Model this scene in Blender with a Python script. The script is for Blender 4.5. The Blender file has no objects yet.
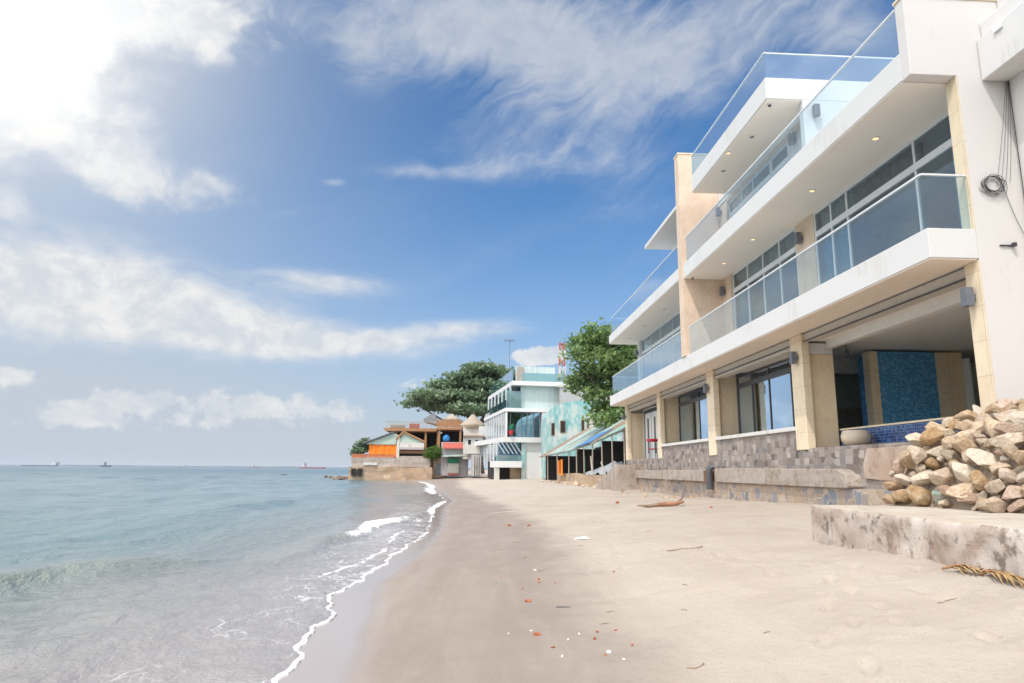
import bpy, bmesh, math, random
import numpy as np
from mathutils import Vector, Matrix, noise as mnoise
R = math.radians
rnd = random.Random(7)
C = bpy.context.scene.collection
scene = bpy.context.scene

# ------------------------------------------------------------------ node helpers
class S:
    """A socket with arithmetic."""
    def __init__(s, nt, sock): s.nt, s.k = nt, sock
    def _m(s, op, *a, clamp=False):
        n = s.nt.nodes.new('ShaderNodeMath'); n.operation = op; n.use_clamp = clamp
        for i, v in enumerate((s,) + a): put(s.nt, n.inputs[i], v)
        return S(s.nt, n.outputs[0])
    def __add__(s, o): return s._m('ADD', o)
    def __radd__(s, o): return s._m('ADD', o)
    def __sub__(s, o): return s._m('SUBTRACT', o)
    def __rsub__(s, o): return (s * -1) + o
    def __mul__(s, o): return s._m('MULTIPLY', o)
    def __rmul__(s, o): return s._m('MULTIPLY', o)
    def __truediv__(s, o): return s._m('DIVIDE', o)
    def __pow__(s, o): return s._m('POWER', o)
    def sat(s): return s._m('ADD', 0.0, clamp=True)
    def mx(s, o): return s._m('MAXIMUM', o)
    def mn(s, o): return s._m('MINIMUM', o)
    def exp(s): return s._m('EXPONENT')
    def abs(s): return s._m('ABSOLUTE')
    def step(s, a, b, lo=0.0, hi=1.0):
        n = s.nt.nodes.new('ShaderNodeMapRange'); n.interpolation_type = 'SMOOTHSTEP'
        put(s.nt, n.inputs[0], s)
        for i, v in zip((1, 2, 3, 4), (a, b, lo, hi)): put(s.nt, n.inputs[i], v)
        return S(s.nt, n.outputs[0])

def put(nt, inp, v):
    if isinstance(v, S): nt.links.new(v.k, inp)
    elif isinstance(v, bpy.types.NodeSocket): nt.links.new(v, inp)
    elif v is not None:
        if hasattr(inp.default_value, '__len__') and isinstance(v, (tuple, list)):
            v = tuple(v)
            if len(v) == 3 and len(inp.default_value) == 4: v += (1,)
        inp.default_value = v

class G:
    """Node graph builder for one material or the world."""
    def __init__(g, nt): g.nt = nt
    def node(g, t, **kw):
        n = g.nt.nodes.new(t)
        for k, v in kw.items(): setattr(n, k, v)
        return n
    def coord(g, which='Object'):
        return S(g.nt, g.node('ShaderNodeTexCoord').outputs[which])
    def sep(g, v):
        n = g.node('ShaderNodeSeparateXYZ'); put(g.nt, n.inputs[0], v)
        return [S(g.nt, o) for o in n.outputs]
    def comb(g, x=0.0, y=0.0, z=0.0):
        n = g.node('ShaderNodeCombineXYZ')
        for i, v in zip(n.inputs, (x, y, z)): put(g.nt, i, v)
        return S(g.nt, n.outputs[0])
    def scale(g, v, sx, sy, sz):
        n = g.node('ShaderNodeVectorMath', operation='MULTIPLY'); put(g.nt, n.inputs[0], v); n.inputs[1].default_value = (sx, sy, sz)
        return S(g.nt, n.outputs[0])
    def vadd(g, a, b):
        n = g.node('ShaderNodeVectorMath', operation='ADD'); put(g.nt, n.inputs[0], a); put(g.nt, n.inputs[1], b)
        return S(g.nt, n.outputs[0])
    def noise(g, v, sc, det=4, rough=.55, dist=0.0, color=False):
        n = g.node('ShaderNodeTexNoise'); put(g.nt, n.inputs['Vector'], v)
        n.inputs['Scale'].default_value = sc; n.inputs['Detail'].default_value = det
        n.inputs['Roughness'].default_value = rough; n.inputs['Distortion'].default_value = dist
        return S(g.nt, n.outputs['Color' if color else 'Fac'])
    def voro(g, v, sc, feature='F1', metric='EUCLIDEAN', rand=1.0, out='Distance'):
        n = g.node('ShaderNodeTexVoronoi', feature=feature)
        if feature != 'DISTANCE_TO_EDGE': n.distance = metric
        put(g.nt, n.inputs['Vector'], v); n.inputs['Scale'].default_value = sc; n.inputs['Randomness'].default_value = rand
        return S(g.nt, n.outputs[out])
    def mix(g, f, a, b, mode='MIX'):
        n = g.node('ShaderNodeMix', data_type='RGBA', blend_type=mode)
        put(g.nt, n.inputs[0], f); put(g.nt, n.inputs[6], a); put(g.nt, n.inputs[7], b)
        return S(g.nt, n.outputs[2])
    def ramp(g, f, stops, interp='LINEAR'):
        n = g.node('ShaderNodeValToRGB'); put(g.nt, n.inputs[0], f); cr = n.color_ramp; cr.interpolation = interp
        while len(cr.elements) < len(stops): cr.elements.new(.5)
        for e, (p, c) in zip(cr.elements, stops): e.position = p; e.color = tuple(c) + (1,)
        return S(g.nt, n.outputs[0])
    def attr(g, name, out='Fac'):
        n = g.node('ShaderNodeAttribute'); n.attribute_name = name
        return S(g.nt, n.outputs[out])
    def bump(g, h, strength=.3, dist=.02, normal=None):
        n = g.node('ShaderNodeBump'); put(g.nt, n.inputs['Height'], h)
        put(g.nt, n.inputs['Strength'], strength); n.inputs['Distance'].default_value = dist
        if normal is not None: put(g.nt, n.inputs['Normal'], normal)
        return S(g.nt, n.outputs[0])

def mat(name, fn):
    m = bpy.data.materials.new(name); m.use_nodes = True
    nt = m.node_tree; g = G(nt); b = nt.nodes['Principled BSDF']
    g.out = nt.nodes['Material Output']
    d = fn(g) or {}
    for k, v in d.items():
        if k == 'SHADER': nt.links.new(v, g.out.inputs[0]); continue
        put(nt, b.inputs[k], v)
    return m

def uv(g):
    """flat wall coordinates: along the wall, up"""
    x, y, z = g.sep(g.coord()); return g.comb(x + y, z, 0.0)

def plaster(name, col, dirt=.10, rough=.75, warm=(.55, .50, .42)):
    def f(g):
        p = g.coord(); n = g.noise(p, 1.3, 6); fine = g.noise(p, 45, 3)
        drip = g.noise(g.scale(p, 3.2, 3.2, .35), 1.6, 5, .65)
        c = g.mix((n * dirt).sat(), col, warm)
        run = g.noise(g.scale(p, 7, 7, .25), 1.3, 6, .7) * g.noise(p, .8, 3).step(.45, .62)
        c = g.mix(run.step(.40, .62) * dirt * 2.2, c, tuple(.8 * x for x in warm)); c = g.mix(drip.step(.60, .82) * dirt * 1.6, c, tuple(.62 * x for x in warm))
        return {'Base Color': c, 'Roughness': rough, 'Normal': g.bump(fine * .35 + n * .65, .12, .02), 'Specular IOR Level': .25}
    return mat(name, f)

def simple(name, col, rough=.6, var=.12, sc=6, metal=0.0, bump=.1):
    def f(g):
        p = g.coord(); n = g.noise(p, sc, 5)
        c = g.mix(n.step(.3, .75), tuple(x * (1 - var) for x in col), tuple(min(1, x * (1 + var)) for x in col))
        return {'Base Color': c, 'Roughness': rough, 'Metallic': metal, 'Normal': g.bump(n, bump, .01)}
    return mat(name, f)

def stone_tile(name, c1, c2, grout, w, h):
    def f(g):
        u = uv(g); n = g.node('ShaderNodeTexBrick')
        put(g.nt, n.inputs['Vector'], u); put(g.nt, n.inputs['Color1'], c1); put(g.nt, n.inputs['Color2'], c2); put(g.nt, n.inputs['Mortar'], grout)
        n.inputs['Scale'].default_value = 1; n.inputs['Mortar Size'].default_value = .004; n.inputs['Brick Width'].default_value = w
        n.inputs['Row Height'].default_value = h; n.offset = 0.0
        vein = g.noise(g.scale(u, 3, 1.2, 1), 2.2, 7, .62, 1.2)
        c = g.mix(vein.step(.42, .72) * .32, S(g.nt, n.outputs[0]), tuple(x * .66 for x in c1))
        blot = g.noise(u, .9, 4)
        c = g.mix(blot.step(.45, .75) * .28, c, tuple(min(1, x * 1.3) for x in c2))
        return {'Base Color': c, 'Roughness': .55, 'Normal': g.bump(S(g.nt, n.outputs[1]) * -1.0, .25, .01), 'Specular IOR Level': .3}
    return mat(name, f)

def ashlar(name, sc, cols, joint, jw=.05, rand=.72, stretch=1.5):
    """irregular squared blocks"""
    def f(g):
        u = g.scale(uv(g), 1, stretch, 1)
        u = g.vadd(u, g.scale(g.noise(u, 2.5, 2, color=True), .05, .05, 0))
        c1 = g.voro(u, sc, 'F1', 'CHEBYCHEV', rand, 'Color'); a = g.voro(u, sc, 'F1', 'CHEBYCHEV', rand); b = g.voro(u, sc, 'F2', 'CHEBYCHEV', rand)
        e = (b - a).step(0.0, jw)
        r, gg, bb = g.sep(c1)
        k = g.ramp(r, [(i / (len(cols) - 1), c) for i, c in enumerate(cols)])
        n = g.noise(u, 9, 6, .65); big = g.noise(u, .6, 3)
        k = g.mix(n.step(.45, .8) * .35, k, (.52, .46, .40)); k = g.mix(big.step(.4, .7) * .20, k, joint)
        k = g.mix(e, joint, k)
        return {'Base Color': k, 'Roughness': .85, 'Normal': g.bump(e * .6 + n * .5 + gg * .3, .6, .03), 'Specular IOR Level': .2}
    return mat(name, f)

def old_concrete(name, base, dark, light, sc=1.0, moss=None):
    def f(g):
        p = g.coord(); n = g.noise(p, 1.1 * sc, 8, .65); n2 = g.noise(p, 3.6 * sc, 8, .68); f3 = g.noise(p, 40, 3)
        x, y, z = g.sep(p)
        drip = g.noise(g.scale(p, 2.4, 2.4, .3), 1.7 * sc, 6, .7)
        c = g.mix(n.step(.38, .66), base, light); c = g.mix(n2.step(.51, .62) * .8, c, dark)
        c = g.mix(drip.step(.55, .78) * .5, c, tuple(x * .8 for x in dark))
        if moss: c = g.mix(g.noise(p, 1.9 * sc, 6, .7, .8).step(.50, .64) * .65, c, moss)
        return {'Base Color': c, 'Roughness': .9, 'Normal': g.bump(n * .6 + n2 * .7 + f3 * .15, .7, .04), 'Specular IOR Level': .2}
    return mat(name, f)

def glass(name, tint, refl=1.0, rough=0.0, ior=1.5, milky=0.0, milk=(.6, .7, .72), mirror=(.9, .96, 1)):
    """thin sheet of glass: clear with a tint, mirror by Fresnel"""
    def f(g):
        t = g.node('ShaderNodeBsdfTransparent'); put(g.nt, t.inputs[0], tint)
        gl = g.node('ShaderNodeBsdfGlossy'); gl.inputs['Roughness'].default_value = rough; put(g.nt, gl.inputs[0], mirror)
        ge = g.node('ShaderNodeNewGeometry'); dt = g.node('ShaderNodeVectorMath', operation='DOT_PRODUCT')
        g.nt.links.new(ge.outputs['Incoming'], dt.inputs[0]); g.nt.links.new(ge.outputs['Normal'], dt.inputs[1])
        c = S(g.nt, dt.outputs['Value']).abs(); k0 = ((ior - 1) / (ior + 1)) ** 2 * 2     # both faces of the sheet at once
        sch = ((c * -1 + 1).sat() ** 5.0) * (1 - k0) + k0
        k = (sch * refl).sat() * (S(g.nt, ge.outputs['Backfacing']) * -1 + 1)
        base = t.outputs[0]
        if milky:
            d = g.node('ShaderNodeBsdfDiffuse'); put(g.nt, d.inputs[0], milk)
            mm = g.node('ShaderNodeMixShader'); mm.inputs[0].default_value = milky
            g.nt.links.new(base, mm.inputs[1]); g.nt.links.new(d.outputs[0], mm.inputs[2]); base = mm.outputs[0]
        m = g.node('ShaderNodeMixShader'); put(g.nt, m.inputs[0], k)
        g.nt.links.new(base, m.inputs[1]); g.nt.links.new(gl.outputs[0], m.inputs[2])
        return {'SHADER': m.outputs[0]}
    return mat(name, f)

def mosaic(name, cols, sc):
    def f(g):
        u = g.scale(uv(g), sc, sc, sc)
        c1 = g.voro(u, 1, 'F1', 'CHEBYCHEV', 0.0, 'Color'); a = g.voro(u, 1, 'F1', 'CHEBYCHEV', 0.0)
        r, _, _ = g.sep(c1)
        k = g.ramp(r, [(i / (len(cols) - 1), c) for i, c in enumerate(cols)], 'CONSTANT')
        k = g.mix(a.step(.44, .49), k, (.30, .36, .42))
        return {'Base Color': k, 'Roughness': .2, 'Specular IOR Level': .5}
    return mat(name, f)

def corrugated(name, col, rust=.3, along='x', pitch=11.0, rustcol=(.22, .10, .05)):
    def f(g):
        p = g.coord(); x, y, z = g.sep(p); a = y if along == 'x' else x
        w = (a * pitch * 2)._m('SINE')
        n = g.noise(p, .9, 7, .7, .5); c = g.mix(n.step(.5 - rust * .4, .78 - rust * .4) * .85, col, rustcol)
        c = g.mix(g.noise(p, 6, 4).step(.5, .8) * .3, c, (.5, .5, .48))
        return {'Base Color': c, 'Roughness': .6, 'Normal': g.bump(w, .8, .02)}
    return mat(name, f)

def leafmat(name, dark, light, yellow):
    def f(g):
        t = g.attr('tone'); c = g.mix(t, dark, light); c = g.mix(t.step(.86, 1.0) * .6, c, yellow)
        tr = g.node('ShaderNodeBsdfTranslucent'); put(g.nt, tr.inputs[0], c)
        pb = g.nt.nodes['Principled BSDF']; put(g.nt, pb.inputs['Base Color'], c); pb.inputs['Roughness'].default_value = .45
        pb.inputs['Specular IOR Level'].default_value = .35
        m = g.node('ShaderNodeMixShader'); m.inputs[0].default_value = .28
        g.nt.links.new(pb.outputs[0], m.inputs[1]); g.nt.links.new(tr.outputs[0], m.inputs[2])
        return {'SHADER': m.outputs[0]}
    return mat(name, f)

def rockmat(name, cols, stain=None):
    def f(g):
        p = g.coord(); oi = g.node('ShaderNodeObjectInfo'); rv = S(g.nt, oi.outputs['Random'])
        q = g.vadd(p, g.comb(rv * 37, rv * 11, rv * 23))
        n = g.noise(q, 2.6, 7, .65, .7); n2 = g.noise(q, 11, 6, .7); n3 = g.noise(q, 60, 3)
        c = g.ramp((n * .75 + rv * .25).step(.32, .68), [(i / (len(cols) - 1), c) for i, c in enumerate(cols)])
        c = g.mix(n2.step(.55, .75) * .45, c, tuple(x * .55 for x in cols[0]))
        c = g.mix(g.noise(q, 4.5, 5, .6).step(.54, .68) * .5, c, (.80, .69, .57))
        c = g.mix(g.voro(g.vadd(q, g.scale(g.noise(q, 2, 3, color=True), .5, .5, .5)), 2.2, 'DISTANCE_TO_EDGE').step(.0, .035, .55, 0), c, tuple(x * .4 for x in cols[0]))
        if stain: c = g.mix(g.noise(q, 3.1, 3).step(.50, .60) * .8, c, stain)
        return {'Base Color': c, 'Roughness': .85, 'Normal': g.bump(n * .5 + n2 * 1.1 + n3 * .2, .8, .04), 'Specular IOR Level': .2}
    return mat(name, f)

M = {}
M['white'] = plaster('white_plaster', (.74, .73, .725), .09)
M['end_wall'] = plaster('white_render', (.725, .695, .675), .07)
M['soffit'] = plaster('soffit_paint', (.93, .87, .79), .04)
M['tan_soffit'] = plaster('tan_soffit_paint', (.88, .76, .64), .05)
M['shutter'] = simple('shutter_box_paint', (.62, .57, .50), .6, .06)
M['beige'] = stone_tile('beige_travertine', (.82, .675, .48), (.86, .73, .54), (.50, .38, .25), 1.2, .62)
M['tower'] = stone_tile('tower_stone_tile', (.76, .58, .44), (.78, .61, .47), (.68, .51, .38), .6, .3)
M['panel'] = stone_tile('tan_stone_panel', (.84, .67, .46), (.88, .72, .51), (.54, .40, .25), 1.4, 2.2)
M['stone'] = ashlar('grey_block_stone', 3.8, [(.12, .10, .09), (.30, .255, .23), (.38, .33, .30), (.21, .17, .145), (.48, .43, .39), (.20, .19, .195), (.33, .285, .255)], (.36, .31, .27), .05, .55)
M['rubble'] = ashlar('rubble_stone', 2.7, [(.15, .18, .23), (.42, .31, .22), (.22, .25, .30), (.46, .33, .23), (.30, .27, .25), (.50, .40, .31)], (.52, .42, .33), .12, 1.0, 1.1)
M['tanrubble'] = ashlar('tan_rubble_stone', 2.4, [(.44, .30, .17), (.52, .37, .24), (.34, .25, .17), (.56, .43, .30)], (.46, .35, .25), .1, 1.0, 1.4)
M['band'] = old_concrete('weathered_concrete', (.40, .34, .29), (.29, .23, .185), (.47, .41, .36))
M['patch'] = old_concrete('brown_render', (.46, .34, .26), (.34, .24, .18), (.56, .47, .40), .8)
M['block'] = old_concrete('old_sea_concrete', (.45, .365, .31), (.15, .12, .10), (.62, .55, .49), 1.0, (.36, .26, .20))
M['top'] = old_concrete('sandy_concrete_top', (.45, .385, .31), (.37, .31, .25), (.52, .46, .39), .8)
M['sill'] = plaster('white_sill', (.74, .72, .70), .2)
M['frame'] = simple('white_window_frame', (.78, .79, .80), .4, .04)
M['darkframe'] = simple('dark_window_frame', (.09, .09, .10), .4, .1)
M['rail'] = simple('handrail_metal', (.78, .79, .80), .3, .04)
M['lamp'] = simple('grey_lamp_metal', (.16, .17, .20), .4, .1)
M['rail_glass'] = glass('balustrade_glass', (.72, .86, .94), 1.5, milky=.04, milk=(.55, .72, .82))
M['clear_glass'] = glass('balustrade_clear_glass', (.85, .925, .96), 1.25, milky=.02, milk=(.62, .74, .80))
M['window_glass'] = glass('window_glass', (.74, .80, .84), 1.6, mirror=(.72, .86, 1))
M['shop_glass'] = glass('tinted_glass', (.40, .52, .60), 6.5, mirror=(.62, .80, 1))
M['room'] = simple('room_wall', (.68, .66, .62), .8, .1)
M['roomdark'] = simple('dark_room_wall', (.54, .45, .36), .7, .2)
M['roomfloor'] = simple('room_floor', (.58, .53, .46), .5, .1)
M['ceiling'] = simple('room_ceiling', (.84, .82, .78), .8, .03)
M['curtain_blue'] = simple('blue_curtain', (.22, .50, .58), .9, .25, 12)
M['curtain_white'] = simple('white_curtain', (.78, .75, .69), .9, .1, 12)
M['mosaic'] = mosaic('teal_mosaic', [(.05, .28, .58), (.07, .36, .70), (.06, .30, .62), (.16, .48, .78), (.04, .22, .48)], 20)
M['mosaic_pool'] = mosaic('navy_mosaic', [(.01, .03, .14), (.02, .07, .24), (.05, .14, .34), (.015, .05, .18), (.03, .09, .28)], 14)
M['cream'] = simple('cream_ceramic', (.62, .52, .40), .5, .06)
M['red'] = simple('red_plastic', (.55, .03, .05), .4, .08)
M['brownwood'] = simple('brown_wood', (.16, .06, .04), .5, .2)
M['wood'] = simple('weathered_wood', (.30, .22, .16), .85, .3, 9, bump=.4)
M['orangewood'] = simple('varnished_orange_wood', (.40, .20, .09), .6, .2)
M['palewood'] = simple('bleached_wood', (.42, .36, .30), .9, .2, 9)
M['mirror'] = simple('grey_glass_panel', (.32, .36, .35), .15, .05)
M['cable'] = simple('black_cable', (.05, .05, .06), .5, .1)
M['rust'] = simple('rusty_iron', (.20, .09, .05), .8, .35)
M['bulb'] = mat('lit_downlight', lambda g: {'Base Color': (.8, .5, .25), 'Emission Color': (1, .62, .28), 'Emission Strength': 1.3})
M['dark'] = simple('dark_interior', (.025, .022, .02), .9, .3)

# ------------------------------------------------------------------ mesh helpers
def tag(o, label=None, cat=None, group=None, kind=None):
    if label: o['label'] = label
    if cat: o['category'] = cat
    if group: o['group'] = group
    if kind: o['kind'] = kind
    return o
def worldloc(o):
    v = Vector((0, 0, 0))
    while o is not None: v += o.location; o = o.parent
    return v
def thing(name, loc, label, cat, group=None, rz=0.0):
    o = bpy.data.objects.new(name, None); C.objects.link(o); o.location = loc; o.rotation_euler.z = rz
    o.empty_display_size = .2
    return tag(o, label, cat, group)

class MB:
    def __init__(s): s.v = []; s.f = []
    def add(s, vs, fs):
        n = len(s.v); s.v += [tuple(v) for v in vs]; s.f += [tuple(i + n for i in f) for f in fs]; return s
    def box(s, x0, x1, y0, y1, z0, z1):
        vs = [(x, y, z) for z in (z0, z1) for y in (y0, y1) for x in (x0, x1)]
        return s.add(vs, [(0, 2, 3, 1), (4, 5, 7, 6), (0, 1, 5, 4), (2, 6, 7, 3), (0, 4, 6, 2), (1, 3, 7, 5)])
    def prism(s, pts, axis, a0, a1):
        """polygon in the other two axes, extruded along axis (0,1,2)"""
        n = len(pts)
        def mk(p, a):
            q = list(p); q.insert(axis, a); return q
        vs = [mk(p, a0) for p in pts] + [mk(p, a1) for p in pts]
        fs = [tuple(range(n))[::-1], tuple(range(n, 2 * n))] + [(i, (i + 1) % n, n + (i + 1) % n, n + i) for i in range(n)]
        return s.add(vs, fs)
    def hexa(s, b, t):
        """bottom quad, top quad"""
        return s.add(list(b) + list(t), [(3, 2, 1, 0), (4, 5, 6, 7), (0, 1, 5, 4), (1, 2, 6, 5), (2, 3, 7, 6), (3, 0, 4, 7)])
    def bar(s, a, b, w, h=None):
        a, b = Vector(a), Vector(b); h = h or w; d = (b - a).normalized()
        up = Vector((0, 0, 1)) if abs(d.z) < .95 else Vector((0, 1, 0))
        x = d.cross(up).normalized() * w / 2; y = x.cross(d).normalized() * h / 2
        return s.hexa([a - x - y, a + x - y, a + x + y, a - x + y], [b - x - y, b + x - y, b + x + y, b - x + y])
    def tube(s, pts, rad, n=8, cap=True):
        pts = [Vector(p) for p in pts]; rad = rad if isinstance(rad, (list, tuple)) else [rad] * len(pts)
        vs = []; fs = []; px = None
        for i, p in enumerate(pts):
            d = (pts[min(i + 1, len(pts) - 1)] - pts[max(i - 1, 0)]).normalized()
            if px is None: px = d.orthogonal().normalized()
            px = (px - d * px.dot(d)).normalized(); py = d.cross(px)
            for k in range(n):
                a = 2 * math.pi * k / n; vs.append(p + (px * math.cos(a) + py * math.sin(a)) * rad[i])
        for i in range(len(pts) - 1):
            for k in range(n):
                fs.append((i * n + k, i * n + (k + 1) % n, (i + 1) * n + (k + 1) % n, (i + 1) * n + k))
        if cap: fs += [tuple(range(n))[::-1], tuple(range((len(pts) - 1) * n, len(pts) * n))]
        return s.add(vs, fs)
    def lathe(s, c, prof, n=24):
        vs = []; fs = []
        for r, z in prof:
            for k in range(n):
                a = 2 * math.pi * k / n; vs.append((c[0] + r * math.cos(a), c[1] + r * math.sin(a), c[2] + z))
        for i in range(len(prof) - 1):
            for k in range(n): fs.append((i * n + k, i * n + (k + 1) % n, (i + 1) * n + (k + 1) % n, (i + 1) * n + k))
        fs += [tuple(range(n))[::-1], tuple(range((len(prof) - 1) * n, len(prof) * n))]
        return s.add(vs, fs)
    def build(s, name, m, parent=None, world=True, bevel=0.0, smooth=False, loc=None, sub=0, rough=0.0):
        """one mesh object; vertices in scene metres, stored relative to the parent's place (or loc)"""
        me = bpy.data.meshes.new(name)
        off = Vector(loc) if loc is not None else (worldloc(parent) if (parent is not None and world) else Vector((0, 0, 0)))
        me.from_pydata([Vector(v) - off for v in s.v], [], s.f)
        bm = bmesh.new(); bm.from_mesh(me); bmesh.ops.recalc_face_normals(bm, faces=bm.faces)
        if sub:
            bmesh.ops.triangulate(bm, faces=[f for f in bm.faces if len(f.verts) > 4])
            bmesh.ops.subdivide_edges(bm, edges=bm.edges, cuts=sub, use_grid_fill=True)
        if rough:
            bmesh.ops.remove_doubles(bm, verts=bm.verts, dist=1e-4)
            for v in bm.verts:
                p = v.co + off
                v.co += Vector((mnoise.noise(p * 1.7), mnoise.noise(p * 1.7 + Vector((9, 0, 0))), mnoise.noise(p * 1.7 + Vector((0, 7, 0))))) * rough
                v.co += v.normal * mnoise.noise(p * 6.0) * rough * .5
        bm.to_mesh(me); bm.free()
        if smooth: me.polygons.foreach_set('use_smooth', [True] * len(me.polygons)); me.set_sharp_from_angle(angle=R(40))
        o = bpy.data.objects.new(name, me); C.objects.link(o)
        if m is not None: me.materials.append(M[m] if isinstance(m, str) else m)
        if parent is not None: o.parent = parent
        if loc is not None: o.location = loc
        if bevel:
            b = o.modifiers.new('bevel', 'BEVEL'); b.width = bevel; b.segments = 2; b.limit_method = 'ANGLE'; b.angle_limit = R(40)
        return o
def B(*a): return MB().box(*a)

def rawmesh(name, v, f, m, parent=None, loc=None, smooth=True, attrs=None):
    """numpy mesh: v (n,3), f (m,4)"""
    me = bpy.data.meshes.new(name); v = np.asarray(v, np.float32); f = np.asarray(f, np.int32)
    off = np.array(loc if loc is not None else (worldloc(parent) if parent is not None else (0, 0, 0)), np.float32)
    me.vertices.add(len(v)); me.vertices.foreach_set('co', (v - off).ravel())
    k = f.shape[1]; me.loops.add(len(f) * k); me.loops.foreach_set('vertex_index', f.ravel())
    me.polygons.add(len(f)); me.polygons.foreach_set('loop_start', np.arange(0, len(f) * k, k, dtype=np.int32))
    me.polygons.foreach_set('loop_total', np.full(len(f), k, np.int32))
    me.polygons.foreach_set('use_smooth', np.full(len(f), smooth))
    for an, av in (attrs or {}).items():
        a = me.attributes.new(an, 'FLOAT', 'POINT'); a.data.foreach_set('value', np.asarray(av, np.float32))
    me.update(calc_edges=True); me.validate()
    o = bpy.data.objects.new(name, me); C.objects.link(o); me.materials.append(M[m] if isinstance(m, str) else m)
    if parent is not None: o.parent = parent
    if loc is not None: o.location = loc
    return o
def copy_tree(o, parent=None):
    c = o.copy(); C.objects.link(c); c.parent = parent
    for ch in list(o.children): copy_tree(ch, c)
    return c
EXPOSURE, SUN_E, SKY_S, VEIL_S, CLOUD_S = 0.24, 2.0, .134, .97, .76
HAZE_D = 8e-5
SKY_TINT = (0.31, 0.69, 0.95)
# ------------------------------------------------------------------ camera (24 mm, tilted up a little), at the origin 1.6 m above the sea
cam = bpy.data.cameras.new('Camera'); co = bpy.data.objects.new('Camera', cam); C.objects.link(co)
cam.sensor_width = 36; cam.lens = 24; cam.clip_start = .05; cam.clip_end = 20000
co.matrix_world = Matrix(((0.99838819, -0.01904513, -0.05346305, 0), (-0.05606059, -0.18413749, -0.98130046, 0), (0.00884444, 0.98271596, -0.18490838, 0), (0, 0, 0, 1)))
scene.camera = co
scene.view_settings.view_transform = 'Standard'; scene.view_settings.look = 'None'; scene.view_settings.gamma = 1
scene.view_settings.use_curve_mapping = False
scene.view_settings.exposure = EXPOSURE
scene.cycles.max_bounces = 14; scene.cycles.diffuse_bounces = 9; scene.cycles.transparent_max_bounces = 24
scene.cycles.caustics_reflective = False; scene.cycles.caustics_refractive = False

# ------------------------------------------------------------------ sun and sky
SUN = Vector((-.38, -.53, 1)).normalized()            # towards the sun: behind and to the left of the camera
sl = bpy.data.lights.new('sun', 'SUN'); so = bpy.data.objects.new('sun', sl); C.objects.link(so)
sl.energy = SUN_E; sl.angle = R(.5); sl.color = (1, .935, .85)
so.rotation_euler = (-SUN).to_track_quat('-Z', 'Y').to_euler(); so.location = (-20, -20, 40)
el_s = math.asin(SUN.z); az_s = math.atan2(SUN.x, SUN.y)

w = bpy.data.worlds.new('World'); scene.world = w; w.use_nodes = True
nt = w.node_tree; nt.nodes.clear(); g = G(nt)
sky = g.node('ShaderNodeTexSky', sky_type='NISHITA', sun_disc=False, sun_elevation=el_s, sun_rotation=az_s)
sky.air_density = 1.0; sky.dust_density = .6; sky.ozone_density = 2.5
d = g.coord('Generated'); dx, dy, dz = g.sep(d)
az = dx._m('ARCTAN2', dy) * 57.2958; el = dz._m('ARCSINE') * 57.2958
def blob(a, e, sa, se, rot=0, w=1.0):
    """soft elliptical patch of sky, degrees"""
    c, s = math.cos(R(rot)), math.sin(R(rot))
    u = ((az - a) * c + (el - e) * s) / sa; v = ((el - e) * c - (az - a) * s) / se
    return (((u * u + v * v) * -1.0).exp()) * w
def total(bl):
    t = blob(*bl[0])
    for b in bl[1:]: t = t + blob(*b)
    return t
q = g.comb(az * .1, el * .1, 0.0)
warp = g.scale(g.noise(q, 1.2, 3, color=True), .5, .5, 0)
A_B = [(-35.78, 28.79, 5.7, 4.48, 19.1, 1.5), (-29.75, 31.37, 8.95, 2.61, 16.1, 1.0), (-22.97, 32.69, 6.08, 2.39, 6.1, 0.85), (-35.36, 23.83, 4.97, 3.15, 16.8, 0.95), (-28.55, 24.68, 2.86, 3.22, -40.4, 0.62), (-24.98, 20.6, 5.43, 1.89, 2.2, 0.8), (-29.42, 20.85, 3.16, 1.27, -9.3, 0.5), (-35.14, 17.94, 1.69, 3.14, 13.6, 0.8), (-32.37, 21.67, 2.46, 1.66, 14.3, 0.35)]
C_B = [(-32.43, 12.33, 8.12, 3.58, 4.2, 1.25), (-22.68, 11.41, 10.45, 2.58, -2.9, 1.1), (-14.42, 10.14, 10.04, 1.28, -1.6, 0.9), (-12.33, 14.89, 6.83, 1.05, 0.4, 0.62), (-0.48, 11.57, 5.95, 1.0, 5.1, 0.62), (-4.71, 11.03, 4.19, 0.83, 2.0, 0.3), (-15.9, 20.09, 2.88, 0.46, 14.5, 0.5), (-12.42, 22.9, 1.17, 0.39, 6.2, 0.45)]
D_B = [(-33.25, 5.82, 1.43, 0.81, 4.9, 0.95), (-28.24, 4.3, 2.57, 1.28, 3.2, 0.85), (-24.78, 4.7, 2.49, 1.03, 3.1, 0.75), (-18.91, 4.76, 3.24, 1.31, 2.5, 0.9), (-13.3, 4.74, 3.7, 1.12, 1.9, 0.8), (-9.75, 4.36, 1.75, 0.73, 1.5, 0.6), (-30.25, 3.49, 3.5, 0.83, 2.9, 0.6), (-5.23, 6.86, 2.14, 0.75, 13.5, 0.55), (-22.63, 3.1, 12.12, 0.75, 2.0, 0.35)]
F_B = [(4.66, 9.28, 2.55, 0.84, 0.3, 1.0), (6.78, 9.62, 1.7, 0.75, -0.1, 0.8)]
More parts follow.
